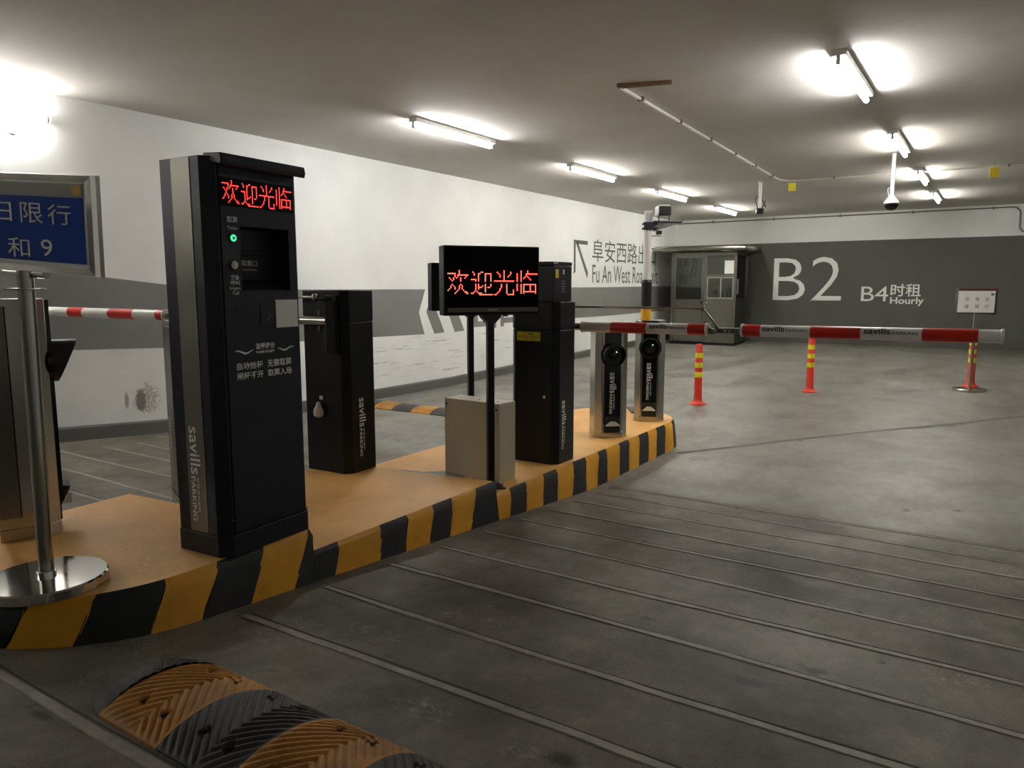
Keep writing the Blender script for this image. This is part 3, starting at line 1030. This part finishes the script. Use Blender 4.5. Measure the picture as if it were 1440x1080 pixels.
MB().cyl((xg(-.09), gb - .001, .484), (xg(-.09), gb + .012, .484), .013, .011, n=20).build('lock', 'chrome', G2, bevel=.001)

# control box on the gate
cb = thing('control_box', 'small black control box with a yellow sticker, standing on the barrier gate', 'control box', (-2.675, 4.56, ZCc + 1.15), 0)
MB().box(-.125, .125, -.13, .13, .0, .247).build('box_body', 'black_coat', cb, bevel=.003)
MB().box(-.127, .127, -.132, .132, .249, .275).build('box_lid', 'black_coat', cb, bevel=.003)
MB().box(.1255, .1275, -.105, -.062, .165, .222).build('yellow_sticker', 'sticker_yellow', cb, smooth=0)
MB().box(.1265, .129, -.135, -.07, .258, .274).build('white_sticker', 'sticker_grey', cb, smooth=0)
MB().box(.1255, .1275, .000, .018, .19, .222).build('key_sticker', 'paper', cb, smooth=0)
for k in range(5):
    MB().box(.1255, .1272, -.02, .03, .066 + k * .0185, .071 + k * .0185).build('vent_slot', 'sticker_grey', cb, smooth=0)


# ------------------------------------------------------------------ LED signs on posts
def led_sign(name, label, loc, rz, zl, zh, lit, hw=.305, grp='post-mounted LED signs'):
    t = thing(name, label, 'LED sign', loc, rz, grp)
    z0, z1 = zl - ZCc, zh - ZCc
    MB().box(-.021, .021, -.021, .021, 0, z0 - .03).build('post', 'black_coat', t, bevel=.003)
    fb = MB().box(-.075, .075, -.075, .075, 0, .008).build('base_plate', 'black_coat', t, bevel=.002)
    for sx in (-1, 1):
        for sy in (-1, 1):
            MB().cyl((sx * .055, sy * .055, .008), (sx * .055, sy * .055, .03), .010, n=6).build('anchor_bolt', 'zinc', fb)
    MB().plate([(-.022, z0 - .05), (.022, z0 - .05), (.06, z0 - .012), (.06, z0), (-.06, z0), (-.06, z0 - .012)], -.035, .035).build('post_head', 'black_coat', t, bevel=.002)
    c = MB().box(-hw, hw, -.05, .055, z0, z1).build('cabinet', 'black_coat', t, bevel=.006)
    MB().box(-hw + .012, hw - .008, -.0535, -.049, z0 + .012, z1 - .012).build('screen', 'led_back', c, smooth=0)
    MB().box(-hw + .02, hw - .012, -.056, -.0525, z0 + .020, z0 + .047).build('name_strip', 'strip_grey', c, smooth=0)
    if lit:
        led_text(c, -hw + .020, hw - .014, 1.452 - ZCc, 1.602 - ZCc, -.0565, 'led_red_big', .80, gap=.012)
        lettering(c, [('KEYTOP', -.03, .03, z0 + .028, z0 + .039, .02)], 'print_white', plane((0, -.0572, 0), (1, 0, 0), (0, 0, 1)))
    MB().box(.0, .03, -.02, .02, z0 - .008, z0).box(.09, .11, -.02, .02, z0 - .01, z0).build('cable_gland', 'black_plastic', t)
    return t


led_sign('led_sign', 'black LED sign lit with large red characters, on a post by the grey box', (-2.595, 3.735, ZCc), R_(54.1), 1.332, 1.745, True)
led_sign('led_sign', 'black LED sign turned away, on the post behind the grey box', (-3.19, 4.34, ZCc), R_(234.1), 1.335, 1.67, False, .30)

# ------------------------------------------------------------------ beige cabinet
bb = thing('electrical_box', 'beige grey metal electrical box with corner screws on the lowest terrace', 'electrical box', (-2.83, 3.945, ZCc), R_(-5))
MB().box(-.237, .237, -.085, .085, 0, .515).build('box_body', 'beige_coat', bb, bevel=.004)
for x in (-.215, .215):
    for z, m in ((.475, 'seam'), (.43, 'gold'), (.05, 'gold')):
        MB().cyl((x, -.084, z), (x, -.0885, z), .007, n=10).build('screw', m, bb)
for x in (-.16, .0, .16):
    MB().cyl((x, .0, .514), (x, .0, .519), .009, n=12).build('screw', 'zinc', bb)


# ------------------------------------------------------------------ plate-reading camera pillars
def pillar(label, loc, rz, h=.945, legend=True, back_door=False):
    P = thing('camera_pillar', label, 'camera pillar', loc, rz, 'steel plate-reading camera pillars')
    a, y0, y1, f, c = .138, -.11, .11, .088, .05
    poly = [(-a, y0 + c), (-f, y0), (f, y0), (a, y0 + c), (a, y1), (-a, y1)]
    q = h / .945
    MB().prism(poly, .05, h).build('body', 'steel', P, bevel=.003)
    MB().prism([(x * 1.01, y * 1.01) for x, y in poly], 0, .052).build('foot', 'steel', P, bevel=.002)
    zc, R = .694 * q, .102
    pts = []
    hw = .066
    a0 = math.acos(hw / R)
    pts += [(-hw, .12 * q), (hw, .12 * q)]
    ks = 18
    for k in range(ks + 1):
        an = -a0 + 2 * a0 * k / ks
        pts.append((R * math.cos(an), zc + R * math.sin(an)))
    pts += [(hw, h - .004), (-hw, h - .004)]
    for k in range(ks + 1):
        an = PI - a0 + 2 * a0 * k / ks
        pts.append((R * math.cos(an), zc + R * math.sin(an)))
    fp = MB().plate(pts, y0 - .016, y0 + .002).build('face_plate', 'black_gloss', P)
    # slanted lens hood: long above, short below
    n = 28
    V, F = [], []
    for k in range(n):
        an = 2 * PI * k / n
        cx_, sz_ = math.cos(an), math.sin(an)
        ext = .060 + .040 * sz_
        for rr, yy in ((.092, y0 - .012), (.092, y0 - .012 - ext), (.084, y0 - .012 - ext), (.080, y0 - .012)):
            V.append((rr * cx_, yy, zc + rr * sz_))
    for k in range(n):
        for j in range(3):
            F.append((k * 4 + j, ((k + 1) % n) * 4 + j, ((k + 1) % n) * 4 + j + 1, k * 4 + j + 1))
    MB().add(V, F).build('lens_hood', 'black_plastic', fp)
    MB().cyl((0, y0 - .014, zc), (0, y0 - .024, zc), .054, .050, n=28).build('lens_ring', 'black_plastic', fp)
    MB().lathe([(.045, 0), (.038, .008), (.02, .013), (.001, .015)], (0, 0, 0), 24)
    ls = MB()
    ls.cyl((0, y0 - .020, zc), (0, y0 - .030, zc), .044, .030, n=24)
    ls.build('lens', 'lens', fp)
    if not back_door:
        MB().cyl((.022, y0 - .03, zc + .028), (.022, y0 - .034, zc + .028), .005, n=10).build('status_light', 'led_dot_green', fp)
    # lamp pocket at the foot
    lp = MB().box(-hw, hw, y0 - .006, y0 + .001, .045 * q, .19 * q).build('lamp_pocket', 'black_plastic', P, smooth=0)
    MB().add([(-.062, y0 - .004, .186 * q), (.062, y0 - .004, .186 * q), (.062, y0 - .045, .178 * q), (-.062, y0 - .045, .178 * q), (-.062, y0 - .004, .10 * q), (.062, y0 - .004, .10 * q)],
             [(0, 1, 2, 3), (0, 3, 4), (1, 5, 2), (3, 2, 5, 4)]).build('lamp_visor', 'black_plastic', lp, smooth=0)
    MB().add([(-.06, y0 - .046, .108 * q), (.06, y0 - .046, .108 * q), (.02, y0 - .046, .140 * q), (-.02, y0 - .046, .140 * q), (-.06, y0 - .006, .108 * q), (.06, y0 - .006, .108 * q), (.02, y0 - .02, .150 * q), (-.02, y0 - .02, .150 * q)],
             [(0, 1, 2, 3), (4, 5, 6, 7), (0, 1, 5, 4), (1, 2, 6, 5), (2, 3, 7, 6), (3, 0, 4, 7)]).build('lamp', 'lamp_white', lp, smooth=0)
    if legend:
        lettering(fp, maker_legend(.345, .058), 'print_white', plane((-.028, y0 - .018, .553 * q), (0, 0, -1), (1, 0, 0)))
    if back_door:
        MB().box(-a - .004, -a, .035, .104, .10, h - .03).build('side_door', 'steel_dark', P, smooth=0)
        MB().box(-a - .002, -a, .028, .034, .10, h - .03).build('door_seam', 'seam', P, smooth=0)
        MB().box(-a + .03, a - .03, y1, y1 + .004, .11, h - .03).build('rear_door', 'steel_dark', P, smooth=0)
        MB().box(-a + .034, a - .034, y1 - .001, y1 + .002, .096, .110).build('door_seam', 'seam', P, smooth=0)
        lettering(P, maker_legend(.345, .058), 'print_white', plane((.05, y1 + .006, .50), (0, 0, -1), (-1, 0, 0)))
    return P


pillar('steel camera pillar with black lens face, beside the black gate on the lowest terrace', (-2.6965, 5.6356, ZCc), R_(40.5))
pillar('steel camera pillar with black lens face, in front of the white pole', (-2.712, 6.542, ZCc), R_(23.5))
pillar('steel camera pillar seen from behind, next to the blue sign stand', (-3.50, 1.49, ZA), R_(156), 1.015, back_door=True)
pillar('steel camera pillar half hidden behind the tall ticket kiosk', (-3.49, 2.30, ZB), R_(156), 1.0, back_door=True)

# ------------------------------------------------------------------ white camera pole at the island end
wp = thing('camera_pole', 'white camera pole with black and yellow sleeve at the island end', 'camera pole', (-2.94, 6.97, ZCc), YAW)
zc = lambda z: z - ZCc
MB().cyl((0, 0, 0), (0, 0, zc(2.245)), .040, n=24).build('pole', 'pole_white', wp, bevel=.003)
for k, (a, b) in enumerate(((.0, .26), (.26, .52), (.52, .79), (.79, 1.06), (1.06, 1.30))):
    MB().cyl((0, 0, a), (0, 0, b), .052, n=24, caps=True).build('sleeve', 'black_plastic' if k % 2 == 0 else 'sleeve_yellow', wp)
MB().cyl((0, 0, 1.30), (0, 0, 1.325), .052, .044, n=24).build('sleeve_collar', 'black_plastic', wp)
cl = MB().box(-.055, .085, -.055, .05, zc(2.065), zc(2.085)).box(-.055, .085, -.055, .05, zc(2.11), zc(2.13)).box(-.05, .05, -.056, -.045, zc(2.06), zc(2.135)).build('clamp', 'black_plastic', wp, bevel=.003)
MB().plate([(.05, zc(2.045)), (.33, zc(2.130)), (.33, zc(2.142)), (.05, zc(2.142))], -.012, .012).build('bracket_arm', 'bracket_grey', wp, bevel=.002)
MB().box(.05, .34, -.03, .03, zc(2.140), zc(2.148)).build('bracket_shelf', 'bracket_grey', wp)
MB().box(-.15, .15, -.15, .15, 0, .022).build('base_plate', 'wall_dark', wp, bevel=.004)
cm = MB().box(.085, .195, -.10, .12, zc(2.195), zc(2.295)).build('camera_housing', 'pole_white', wp, bevel=.012)
MB().box(.082, .200, -.125, -.085, zc(2.190), zc(2.282)).build('camera_face', 'black_plastic', wp, bevel=.010)
MB().cyl((.14, -.124, zc(2.238)), (.14, -.130, zc(2.238)), .020, n=20).build('camera_lens', 'black_plastic', wp)
MB().box(.085, .092, -.09, -.07, zc(2.145), zc(2.195)).box(.185, .192, -.09, -.07, zc(2.145), zc(2.195)).build('camera_yoke', 'black_plastic', wp)
MB().box(.075, .125, -.07, .0, zc(2.015), zc(2.052)).build('small_camera', 'black_plastic', wp, bevel=.006)
MB().box(.03, .13, -.02, .0, zc(1.998), zc(2.006)).build('small_camera_bracket', 'zinc', wp)


# ------------------------------------------------------------------ blue sign on a steel stand
sg = thing('sign_stand', 'blue traffic-restriction sign in a steel frame on a polished disc stand', 'sign stand', (-2.795, 1.223, ZA))
MB().lathe([(.190, 0), (.197, .004), (.197, .032), (.191, .038), (.10, .041), (.03, .042)], n=56).build('base_disc', 'chrome', sg)
MB().cyl((0, .0, .03), (-.004, .015, 1.12), .0255, n=28).build('pole', 'steel', sg)
MB().cyl((0, 0, .036), (0, 0, .058), .032, n=28).build('pole_collar', 'chrome', sg, bevel=.003)
MB().lathe([(.03, 0), (.062, .002), (.062, .006), (.03, .008)], (-.004, .012, 1.053), 32).build('ring', 'steel', sg)
BR = Matrix.Rotation(R_(16.1), 4, 'Z') @ Matrix.Rotation(R_(2.9), 4, 'X') @ Matrix.Rotation(R_(4.0), 4, 'Y')
BC = Vector((-.002, .021, 1.718 - ZA))
bd = lambda x, z, y=0.: tuple(BC + BR.to_3x3() @ Vector((x, y, z)))


def board(name, m, x0, x1, z0, z1, y0, y1, parent, bev=0.):
    mb = MB().box(x0, x1, y0, y1, z0, z1)
    mb.v = [bd(x, z, y) for x, y, z in mb.v]
    return mb.build(name, m, parent, bevel=bev, smooth=0)


W, H = .324, .164
fr_ = MB()
# mitred frame with a sloping face
o4 = [(-W, -H), (W, -H), (W, H), (-W, H)]
i4 = [(-W + .034, -H + .024), (W - .034, -H + .024), (W - .034, H - .024), (-W + .034, H - .024)]
V = [(x, -.006, z) for x, z in o4] + [(x, -.022, z) for x, z in [(sx * .985, sz * .98) for sx, sz in o4]] + [(x, -.016, z) for x, z in i4] + [(x, .012, z) for x, z in o4]
F = []
for k in range(4):
    k2 = (k + 1) % 4
    F += [(12 + k, 12 + k2, k2, k), (k, k2, 4 + k2, 4 + k), (4 + k, 4 + k2, 8 + k2, 8 + k)]
F.append((15, 14, 13, 12))
fr_.add([bd(x, z, y) for x, y, z in V], F)
fo = fr_.build('frame', 'chrome', sg, smooth=0)
board('poster_margin', 'paper', -W + .033, W - .033, -H + .022, H - .022, -.0155, -.004, fo)
po = board('poster', 'sign_blue', -.279, .279, -.124, .090, -.0175, -.012, fo)
board('poster_header', 'sign_header', -.281, .281, .0905, .134, -.0175, -.012, fo)
board('poster_emblem', 'gold', .237, .274, .098, .129, -.0185, -.012, fo)
pt = lambda a, b: bd(a, b, -.0188)
lettering(po, [('今', -.228, -.130, .003, .070), ('日', -.098, -.026, .003, .066), ('限', .012, .109, .001, .068), ('行', .130, .228, .000, .066), ('4', -.145, -.092, -.106, -.048), ('和', -.055, .043, -.115, -.050), ('9', .092, .141, -.106, -.050)], 'print_white', pt)
MB().cyl(bd(-.09, -H - .004, -.004), bd(.09, -H - .004, -.004), .016, n=16).build('board_clamp', 'chrome', sg)


# ------------------------------------------------------------------ attendant's booth
bo = thing('attendant_booth', 'stainless steel attendant booth with windows and wide flat roof', 'booth', (-6.49, 16.84, .172), R_(2))
BWd, BD, BH = 1.52, 1.0, 2.12
mb = MB()
t_ = .04
for x0, x1 in ((0, .07), (.775, .845), (BWd - .06, BWd)):
    mb.box(x0, x1, 0, .05, .06, BH)
for x0, x1 in ((0, .05), (BWd - .05, BWd)):
    mb.box(x0, x1, BD - .05, BD, .06, BH)
mb.box(0, BWd, 0, .05, BH - .07, BH).box(0, BWd, BD - .05, BD, BH - .06, BH).box(0, .05, 0, BD, BH - .06, BH).box(BWd - .05, BWd, 0, BD, BH - .06, BH)
mb.build('frame', 'steel_dark', bo, bevel=.004)
MB().box(-.01, BWd + .01, -.01, BD + .01, 0, .06).build('plinth', 'black_coat', bo)
MB().box(.84, BWd - .06, .012, .04, .06, 1.03).build('lower_panel', 'steel_dark', bo)
MB().box(BWd - .04, BWd - .012, .05, BD - .05, .06, 1.03).build('lower_panel', 'steel_dark', bo)
MB().box(.012, .04, .05, BD - .05, .06, BH - .06).build('side_panel', 'steel_dark', bo)
MB().box(.05, BWd - .05, BD - .04, BD - .012, .06, BH - .06).build('rear_panel', 'steel_dark', bo)
dr = MB().box(.075, .77, .008, .036, .07, .99).box(.075, .115, .004, .04, .07, 2.05).box(.725, .77, .004, .04, .07, 2.05).box(.075, .77, .004, .04, 2.0, 2.05).box(.075, .77, .004, .04, .99, 1.05).build('door', 'steel_dark', bo, bevel=.003)
MB().box(.115, .725, .016, .022, 1.05, 2.0).build('door_pane', 'glass', dr, smooth=0)
MB().box(.735, .755, -.03, .006, .93, 1.01).cyl((.745, -.025, .99), (.68, -.025, .99), .009, n=8).build('door_handle', 'black_plastic', dr)
MB().cyl((.86, .012, .975), (.86, -.002, .975), .018, n=14).build('lock', 'chrome', bo)
MB().box(.845, BWd - .06, .010, .045, 1.03, 1.07).box(.845, BWd - .06, .010, .045, 1.56, 1.62).build('window_rail', 'steel_dark', bo, bevel=.003)
MB().box(.845, BWd - .06, .018, .024, 1.62, 2.05).build('upper_pane', 'glass', bo, smooth=0)
for x0, x1, y in ((.85, 1.18, .012), (1.16, 1.455, .028)):
    f = MB().box(x0, x0 + .025, y, y + .014, 1.07, 1.56).box(x1 - .025, x1, y, y + .014, 1.07, 1.56).box(x0, x1, y, y + .014, 1.07, 1.095).box(x0, x1, y, y + .014, 1.535, 1.56).build('sliding_sash', 'zinc', bo)
    MB().box(x0 + .02, x1 - .02, y + .004, y + .009, 1.09, 1.54).build('pane', 'glass', f, smooth=0)
MB().box(BWd - .05, BWd, .05, BD - .05, 1.03, 1.07).build('window_rail', 'steel_dark', bo)
MB().box(BWd - .03, BWd - .024, .05, BD - .05, 1.07, BH - .06).build('side_pane', 'glass', bo, smooth=0)
MB().box(1.245, 1.455, .008, .013, 1.635, 1.93).build('notice', 'paper', bo, smooth=0)
MB().box(BWd - .022, BWd - .018, .12, .30, 1.17, 1.52).build('notice', 'sticker_grey', bo, smooth=0)
for k in range(6):
    MB().box(.88 + k * .095, .945 + k * .095, .40, .42, 1.0, 1.36).build('chair_slat', 'curtain', bo)
MB().box(.06, BWd - .06, .30, .85, .70, .74).build('desk', 'steel_dark', bo)
rp = [(-.02, 0), (.0, -.03), (.0, .13), (-.03, .19)]
mb = MB()
RX0, RX1, RY0, RY1 = -.36, BWd + .24, -.28, BD + .30
lv = [(0.10, BH), (.02, BH + .03), (0, BH + .08), (.03, BH + .135), (.10, BH + .155)]
V, F = [], []
for ins, z in lv:
    V += [(RX0 + ins, RY0 + ins, z), (RX1 - ins, RY0 + ins, z), (RX1 - ins, RY1 - ins, z), (RX0 + ins, RY1 - ins, z)]
for j in range(len(lv) - 1):
    for k in range(4):
        F.append((j * 4 + k, j * 4 + (k + 1) % 4, (j + 1) * 4 + (k + 1) % 4, (j + 1) * 4 + k))
F += [(3, 2, 1, 0), tuple(range(len(V) - 4, len(V)))]
mb.add(V, F)
mb.build('roof', 'steel', bo, smooth=50)


# ------------------------------------------------------------------ flexible warning posts
def post(x, y, label, h=.775):
    t = thing('flexible_post', label, 'bollard', (x, y, fz(y)), 0, 'red and yellow flexible posts')
    rr = lambda z: .052 - .008 * z / h
    MB().lathe([(.105, 0), (.108, .008), (.10, .016), (.072, .030), (.056, .055), (.050, .10)], n=24).build('flange', 'post_red', t)
    MB().lathe([(rr(.09), .09), (rr(h - .02), h - .02), (.036, h), (.012, h + .002)], n=24).build('shaft', 'post_red', t)
    for z0, z1 in ((.60, .665), (.475, .54), (.35, .415)):
        MB().lathe([(rr(z0) - .004, z0), (rr(z0) + .0022, z0), (rr(z1) + .0022, z1), (rr(z1) - .004, z1)], n=24).build('reflective_band', 'post_yellow', t)


post(-3.154, 9.231, 'red flexible post with yellow bands standing below the folding boom joint')
post(-2.128, 10.92, 'red flexible post with yellow bands below the outer boom, in front of the B2 lettering')
post(-.245, 12.50, 'red flexible post with yellow bands right behind the slow-down sign stand')
post(-3.655, 7.36, 'red flexible post with yellow bands just behind the rounded island end')

# slow-down sign
fs = thing('sign_stand', 'small white notice on a thin polished stand beyond the boom tip', 'sign stand', (-.243, 12.10, fz(12.1)), R_(12))
MB().lathe([(.20, 0), (.208, .006), (.208, .022), (.19, .030), (.03, .036)], n=40).build('base_disc', 'chrome', fs)
MB().cyl((0, 0, .03), (0, .0, 1.10), .022, n=20).build('pole', 'steel', fs)
MB().lathe([(.02, 0), (.05, .002), (.05, .006), (.02, .008)], (0, 0, 1.0), 24).build('ring', 'steel', fs)
bz = 1.065
fb = MB().box(-.245, .245, -.012, .018, bz, bz + .345).build('board_frame', 'steel', fs, bevel=.004)
MB().box(-.22, .245, -.014, .0, bz + .30, bz + .347).build('header_strip', 'sign_maroon', fb, smooth=0)
MB().box(-.225, .215, -.022, -.012, bz + .022, bz + .318).build('notice', 'paper', fb, smooth=0)
lettering(fb, [('拐', -.145, -.095, bz + .18, bz + .23), ('弯', -.02, .03, bz + .18, bz + .23), ('处', .10, .15, bz + .18, bz + .23), ('请', -.145, -.095, bz + .08, bz + .13), ('慢', -.02, .03, bz + .08, bz + .13), ('行', .10, .15, bz + .08, bz + .13)], 'print_steel', plane((0, -.024, 0), (1, 0, 0), (0, 0, 1)))
MB().box(.165, .2, -.0235, -.0215, bz + .255, bz + .285).build('stamp', 'print_steel', fb, smooth=0)
for x in (-.2, .2):
    MB().box(x - .04, x + .04, -.026, .0, bz - .006, bz + .02).build('clip', 'steel', fb)


# ------------------------------------------------------------------ speed bumps
def bump_segment(parent, x0, x1, y0, y1, m, fine, flip):
    nx, ny = (84, 100) if fine else (10, 12)
    V = []
    L = x1 - x0
    for j in range(ny + 1):
        v = j / ny
        y = y0 + (y1 - y0) * v
        for i in range(nx + 1):
            u = i / nx
            x = x0 + L * u
            arch = .054 * (1 - abs(2 * v - 1) ** 2.2) + .008
            if fine:
                d = (u - .5) * L
                w_ = (v - .5) * (y1 - y0)
                sg_ = 1 if (v < .5) ^ flip else -1
                ph = abs(d - .02) * .80 + (1 if flip else -1) * w_ * .80
                q = math.sin(2 * PI * ph / .026)
                edge = min(1, 12 * min(u, 1 - u), 14 * min(v, 1 - v))
                arch += .0055 * edge * max(-.75, min(.75, q * 1.5))
                for hx, hy in ((.32, .22), (.30, .78), (.72, .20), (.70, .80)):
                    if (d - (hx - .5) * L) ** 2 + (w_ - (hy - .5) * (y1 - y0)) ** 2 < .016 ** 2:
                        arch -= .014
            V.append((x, y, fz(y) + arch))
    n = nx + 1
    F = [(j * n + i, j * n + i + 1, (j + 1) * n + i + 1, (j + 1) * n + i) for j in range(ny) for i in range(nx)]
    # skirts
    base = len(V)
    ring = [i for i in range(n)] + [j * n + nx for j in range(1, ny + 1)] + [ny * n + i for i in range(nx - 1, -1, -1)] + [j * n for j in range(ny - 1, 0, -1)]
    for r in ring:
        V.append((V[r][0], V[r][1], fz(V[r][1]) - .005))
    k = len(ring)
    F += [(ring[i], ring[(i + 1) % k], base + (i + 1) % k, base + i) for i in range(k)]
    o = MB().add(V, F).build('rubber_segment', m, parent, smooth=55)
    if fine:
        for hx, hy in ((.32, .22), (.70, .80), (.72, .20), (.30, .78)):
            x, y = x0 + L * hx, y0 + (y1 - y0) * hy
            z = fz(y) + .054 * (1 - abs(2 * hy - 1) ** 2.2) + .0
            MB().cyl((x, y, z - .01), (x, y, z), .0145, n=12).build('bolt_hole', 'seam', o)
    return o


def end_cap(parent, xe, y0, y1, sgn, fine=True):
    """half-round tapered end piece"""
    nr, na = (14, 28) if fine else (5, 12)
    cy, hy = (y0 + y1) / 2, (y1 - y0) / 2
    V = []
    for i in range(nr + 1):
        r = i / nr
        for k in range(na + 1):
            a = -PI / 2 + PI * k / na
            y = cy + hy * r * math.sin(a)
            x = xe + sgn * hy * .88 * r * math.cos(a)
            h = .062 * (1 - r ** 2.2) + .008 * (r < .99) + (.004 * max(-.7, min(.8, 1.6 * math.sin(2 * PI * (y + x * .6) / .0235))) if fine and r < .8 else 0)
            V.append((x, y, fz(y) + h * (1 if r < 1 else .3)))
    n = na + 1
    F = [(i * n + k, i * n + k + 1, (i + 1) * n + k + 1, (i + 1) * n + k) for i in range(nr) for k in range(na)]
    b = len(V)
    V += [(V[nr * n + k][0], V[nr * n + k][1], fz(V[nr * n + k][1]) - .004) for k in range(n)]
    F += [(nr * n + k, nr * n + k + 1, b + k + 1, b + k) for k in range(na)]
    return MB().add(V, F).build('end_piece', 'rubber_black', parent, smooth=50)


sb = thing('speed_bump', 'large ribbed rubber speed bump, yellow and black, beside the island nose', 'speed bump', (0, 0, 0))
end_cap(sb, -2.05, 1.0, 1.39, -1)
x = -2.05
for k in range(11):
    bump_segment(sb, x, x + .28, 1.0, 1.39, 'rubber_yellow' if k % 2 == 0 else 'rubber_black', k < 7, k % 2 == 0)
    x += .28
sb2 = thing('speed_bump', 'distant low speed bump lying across the lane by the white wall', 'speed bump', (0, 0, 0))
x = -6.75
end_cap(sb2, x, 6.72, 7.08, -1, False)
for k in range(9):
    bump_segment(sb2, x, x + .30, 6.72, 7.08, 'rubber_yellow' if k % 2 == 1 else 'rubber_black', False, False)
    x += .30

# ------------------------------------------------------------------ ceiling services
cd = thing('ceiling_conduit', 'pale conduit angled across the ceiling with small saddle clips', 'conduit', (0, 0, 0))
zc_ = ZC - .018
MB().tube([(-2.73, 5.82, zc_), (-2.74, 5.9, zc_), (-2.95, 11.9, zc_), (-2.93, 12.12, zc_), (-2.85, 12.25, zc_), (-2.7, 12.30, zc_), (3.2, 12.42, zc_)], .014, 8).build('conduit_pipe', 'conduit', cd)
MB().tube([(-2.80, 12.285, zc_), (-3.27, 12.24, zc_)], .014, 8).build('conduit_branch', 'conduit', cd)
for k in range(6):
    y = 6.3 + k * 1.05
    MB().box(-2.735 - .035 * (y - 5.82) - .03, -2.735 - .035 * (y - 5.82) + .03, y - .012, y + .012, zc_ - .017, ZC).build('saddle_clip', 'conduit_dark', cd)
for k in range(5):
    MB().box(-2.2 + k * 1.1 - .012, -2.2 + k * 1.1 + .012, 12.29 + k * .02, 12.36 + k * .02, zc_ - .017, ZC).build('saddle_clip', 'conduit_dark', cd)
cs = MB().add([(-2.745, 5.785, ZC), (-2.33, 5.93, ZC), (-2.345, 5.985, ZC), (-2.75, 5.85, ZC), (-2.745, 5.785, ZC - .03), (-2.33, 5.93, ZC - .02), (-2.345, 5.985, ZC - .02), (-2.75, 5.85, ZC - .03)],
              [(0, 1, 2, 3), (7, 6, 5, 4), (0, 4, 5, 1), (1, 5, 6, 2), (2, 6, 7, 3), (3, 7, 4, 0)]).build('rusty_channel', 'rust', None, smooth=0)
tag(cs, 'short rusty metal channel fixed to the ceiling at the conduit end', 'metal channel')
wc = thing('wall_conduit', 'thin conduit along the top of the back wall, bent down at one end', 'conduit', (0, 0, 0))
pts = [(-6.9, YB - .02, ZC - .075), (.05, YB - .02, ZC - .055)]
for k in range(7):
    a = PI / 2 * k / 6
    pts.append((.12 + .14 * math.sin(a), YB - .02, ZC - .055 - .14 * (1 - math.cos(a))))
pts += [(.262, YB - .02, 2.72)]
for k in range(1, 6):
    a = PI / 2 * k / 5
    pts.append((.262 + .12 * (1 - math.cos(a)), YB - .02, 2.72 - .12 * math.sin(a)))
pts.append((1.6, YB - .02, 2.60))
MB().tube(pts, .013, 8).build('conduit_pipe', 'conduit_dark', wc)
for k in range(5):
    MB().box(-6 + k * 1.45 - .012, -6 + k * 1.45 + .012, YB - .036, YB, ZC - .095, ZC - .03).build('saddle_clip', 'conduit_dark', wc)

for x, lb in ((-2.80, 'small yellow tag hanging from the ceiling conduit beside the box camera'), (-.16, 'small yellow tag hanging from the ceiling conduit beyond the dome camera')):
    t = thing('hanging_tag', lb, 'tag', (x, 12.27, ZC - .03), R_(20), 'yellow tags on the conduit')
    MB().box(-.055, .055, -.003, .003, -.145, -.02).build('card', 'tag_yellow', t, smooth=0)
    MB().cyl((0, 0, -.02), (0, 0, .02), .003, n=6).build('string', 'conduit_dark', t)

c1 = thing('box_camera', 'small black box camera hanging on a white drop pipe from the ceiling', 'camera', (-3.27, 12.22, ZC), YAW - R_(12))
MB().cyl((0, 0, -.42), (0, 0, 0), .024, n=16).build('drop_pipe', 'pole_white', c1)
MB().box(-.04, .06, -.03, .03, -.02, 0).build('ceiling_plate', 'pole_white', c1, bevel=.004)
MB().box(-.055, .055, -.10, .08, -.50, -.42).build('camera_body', 'black_plastic', c1, bevel=.010)
MB().cyl((0, -.10, -.458), (0, -.106, -.458), .024, n=18).build('lens', 'lens', c1)
MB().tube([(.0, .03, -.26), (.05, .02, -.30), (.10, .03, -.40), (.07, .03, -.37), (.09, .03, -.29), (.03, .05, -.43)], .007, 6).build('cable', 'black_plastic', c1)
MB().tube([(-.02, .03, -.22), (-.07, .02, -.25), (-.06, .03, -.32), (-.02, .04, -.42)], .006, 6).build('cable', 'black_plastic', c1)
c2 = thing('dome_camera', 'dark dome camera on a white drop pipe among the ceiling tubes', 'camera', (-1.21, 10.62, ZC), 0)
MB().cyl((0, 0, -.56), (0, 0, 0), .024, n=16).build('drop_pipe', 'pole_white', c2)
MB().lathe([(.022, -.50), (.04, -.53), (.07, -.57), (.088, -.595), (.088, -.612)], n=28).build('cowl', 'pole_white', c2)
MB().lathe([(.082, -.611), (.082, -.635), (.072, -.66), (.05, -.685), (.02, -.696), (.002, -.698)], n=28).build('dome', 'black_gloss', c2)
MB().tube([(.02, 0, -.40), (-.05, -.01, -.43), (-.04, 0, -.50), (.0, 0, -.56)], .007, 6).build('cable', 'pole_white', c2)
